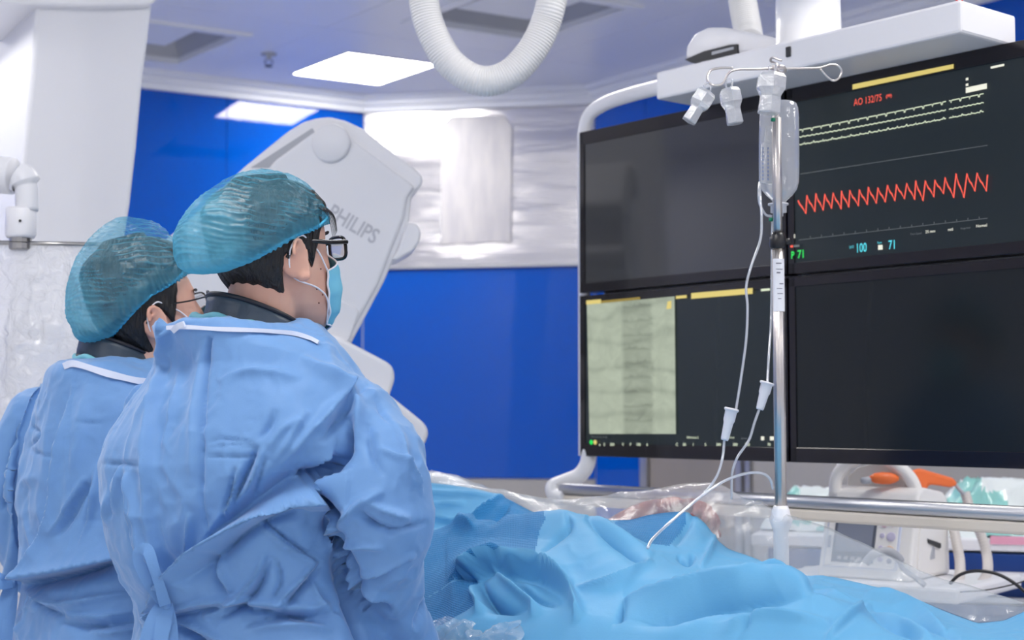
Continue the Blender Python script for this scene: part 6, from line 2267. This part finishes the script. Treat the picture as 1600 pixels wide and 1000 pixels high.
# white neck bindings, scrub collars, ties
def neck_ring(root, c_, ra, rb, lean, tiltf, r, m, name, z_add=0, flat=None):
    fw_c = Vector((sin(lean), cos(lean), 0)); rt_c = Vector((cos(lean), -sin(lean), 0))
    ring = [c_ + rt_c * ra * cos(2 * pi * k / 60) + fw_c * rb * sin(2 * pi * k / 60) + Z3 * (-tiltf * sin(2 * pi * k / 60) + z_add + .003 * sin(k * .9)) for k in range(60)]
    v, f = g_tube(ring, r, 8, closed=True, flat=flat, up0=(0, 0, 1))
    return obj(name, v, f, m, root)
def ribbon(pts, wd_, m, root, name, thick=.0012, wdir=None):
    P = smooth_path(pts, 8)
    V, Q = [], []
    for i, p in enumerate(P):
        t = (P[min(i + 1, len(P) - 1)] - P[max(i - 1, 0)]).normalized()
        vdir = (p - EYE).normalized()
        s_ = (t.cross(vdir)).normalized() if wdir is None else Vector(wdir)
        a = s_ * wd_ / 2 * (1 + .08 * sin(i * .25))
        nrm = t.cross(s_).normalized() * thick
        V += [p + a - nrm, p - a - nrm, p - a + nrm, p + a + nrm]
    for i in range(len(P) - 1):
        o_ = i * 4
        for k in range(4):
            Q.append([o_ + k, o_ + (k + 1) % 4, o_ + 4 + (k + 1) % 4, o_ + 4 + k])
    Q.append([0, 1, 2, 3][::-1]); o_ = (len(P) - 1) * 4; Q.append([o_, o_ + 1, o_ + 2, o_ + 3])
    return obj(name, V, Q, m, root, smooth=False)
neck_ring(r1, F(388, 524, y1), .090, .088, radians(60), .022, .008, M['scrub'], 'scrub_neckline', .004)
def on_gown(g, pts, off, fb):
    out = []
    for x, y in pts:
        out.append(F(x, y, surf_y(g, x, y + 3, fb) - off))
    return out
ribbon(on_gown(g1, [(262, 512), (285, 511), (310, 512), (340, 514), (370, 515), (400, 516), (430, 518), (460, 521), (484, 528), (498, 535)], .003, 2.40), .0065, M['binding'], r1, 'neck_binding', .003)
ribbon(on_gown(g1, [(288, 506), (278, 510), (270, 517)], .010, 2.40), .009, M['binding'], r1, 'binding_end', .002)
neck_ring(r2, F(195, 578, y2), .086, .092, radians(70), .018, .007, M['scrub'], 'scrub_neckline', .004)
ribbon(on_gown(g2, [(100, 572), (112, 568), (128, 571), (150, 578), (170, 584), (190, 589), (212, 594), (238, 598)], .005, 2.85), .012, M['binding'], r2, 'neck_binding', .003)
# waist ties
def tie(root, cx_, cy_, Y, sc, loops, tails):
    v, f = sph(F(cx_, cy_, Y), (.010 * sc, .008 * sc, .010 * sc))
    kn = obj('tie_knot', v, f, M['gown'], root)
    for pts in loops:
        ribbon([F(cx_ + a, cy_ + b, Y - c) for a, b, c in pts], .016 * sc, M['gown'], root, 'tie_loop', .0012)
    for pts in tails:
        ribbon([F(cx_ + a, cy_ + b, Y - c) for a, b, c in pts], .022 * sc, M['gown'], root, 'tie_tail', .0014)
t1y = surf_y(g1, 258, 945, 2.36) - .012
tie(r1, 258, 945, t1y, 1.0, [[(0, 0, 0), (-22, -30, .02), (-40, -62, .03), (-42, -82, .035), (-28, -86, .04), (-18, -60, .04), (-8, -28, .03), (0, 0, .01)]],
    [[(0, 0, .0), (-14, 18, .015), (-26, 45, .02), (-36, 90, .02)], [(0, 0, .0), (-2, 25, .015), (-8, 60, .02), (-14, 100, .02)], [(0, 0, 0), (6, 30, .01), (10, 70, .01), (8, 110, .01)]])
t2y = surf_y(g2, 36, 912, 2.85) - .014
tie(r2, 19, 912, t2y, 1.0, [[(0, 0, 0), (-16, -8, .02), (-30, -14, .02), (-34, -4, .03), (-18, 2, .03), (0, 0, .01)]],
    [[(0, 0, 0), (-10, 25, .01), (-20, 60, .02), (-30, 110, .02)], [(0, 0, 0), (-3, 40, .01), (-8, 80, .02), (-10, 120, .02)]])

# ---------------------------------------------------------------- patient lying under the drape
pr = empty('patient', TB(-.3, .30, .93), 'patient lying under the drapes, only a loosely curled hand shows through clear plastic', 'person')
hd = F(1099, 793, TW(1099, -.042)[1])
wrp = F(1054, 797, TW(1054, -.040)[1])
parts = [limb([TB(-.95, .30, 0.930), TB(-.85, .30, 0.920), TB(-.70, .30, 0.930)], [.05, .055, .07]),
         sph(TB(-1.08, .30, 0.950), (.12, .078, .095), TAX),
         limb([TB(-.72, .30, 0.930), TB(-.50, .30, 0.930), TB(-.25, .30, 0.920), TB(-.08, .30, .91)], [.095, .10, .09, .09])]
for sd in (-1, 1):
    parts.append(limb([TB(-.10, .30 + sd * .07, .91), TB(.25, .30 + sd * .08, .90), TB(.62, .30 + sd * .08, .885), TB(.68, .30 + sd * .09, 0.920)], [.078, .055, .042, .035]))
parts.append(limb([TB(-.68, .41, 0.930), TB(-.40, .41, .91), TB(-.12, .38, 0.91)], [.05, .04, .03]))
parts.append(limb([TB(-.68, .17, 0.940), TB(-.55, .10, 0.98), wrp - RT_ * .12 + Vector((0, 0, -.040)), wrp], [.05, .045, .036, .027]))
dvp = (hd - wrp).normalized()
parts.append(hand(wrp, dvp, Vector((0, -.55, -.8)), 1.05, .92, 1))
parts.append(hand(TB(-.12, .38, .91), RT_, Vector((0, 0, -1)), .3, .92, 1))
PV, PQ = join(*parts)
A_, N_, Q_ = remesh(PV, PQ, .0045, 3, .4)
M['skin2'] = mat('pinkish_skin', srgb(168, 98, 90), .5, sss=.1, vary=(30, srgb(128, 66, 70)))
obj('body', A_, Q_, M['skin2'], pr)

bpy.context.view_layer.update()
for o in bpy.data.objects:
    if '_loc' in o: del o['_loc']
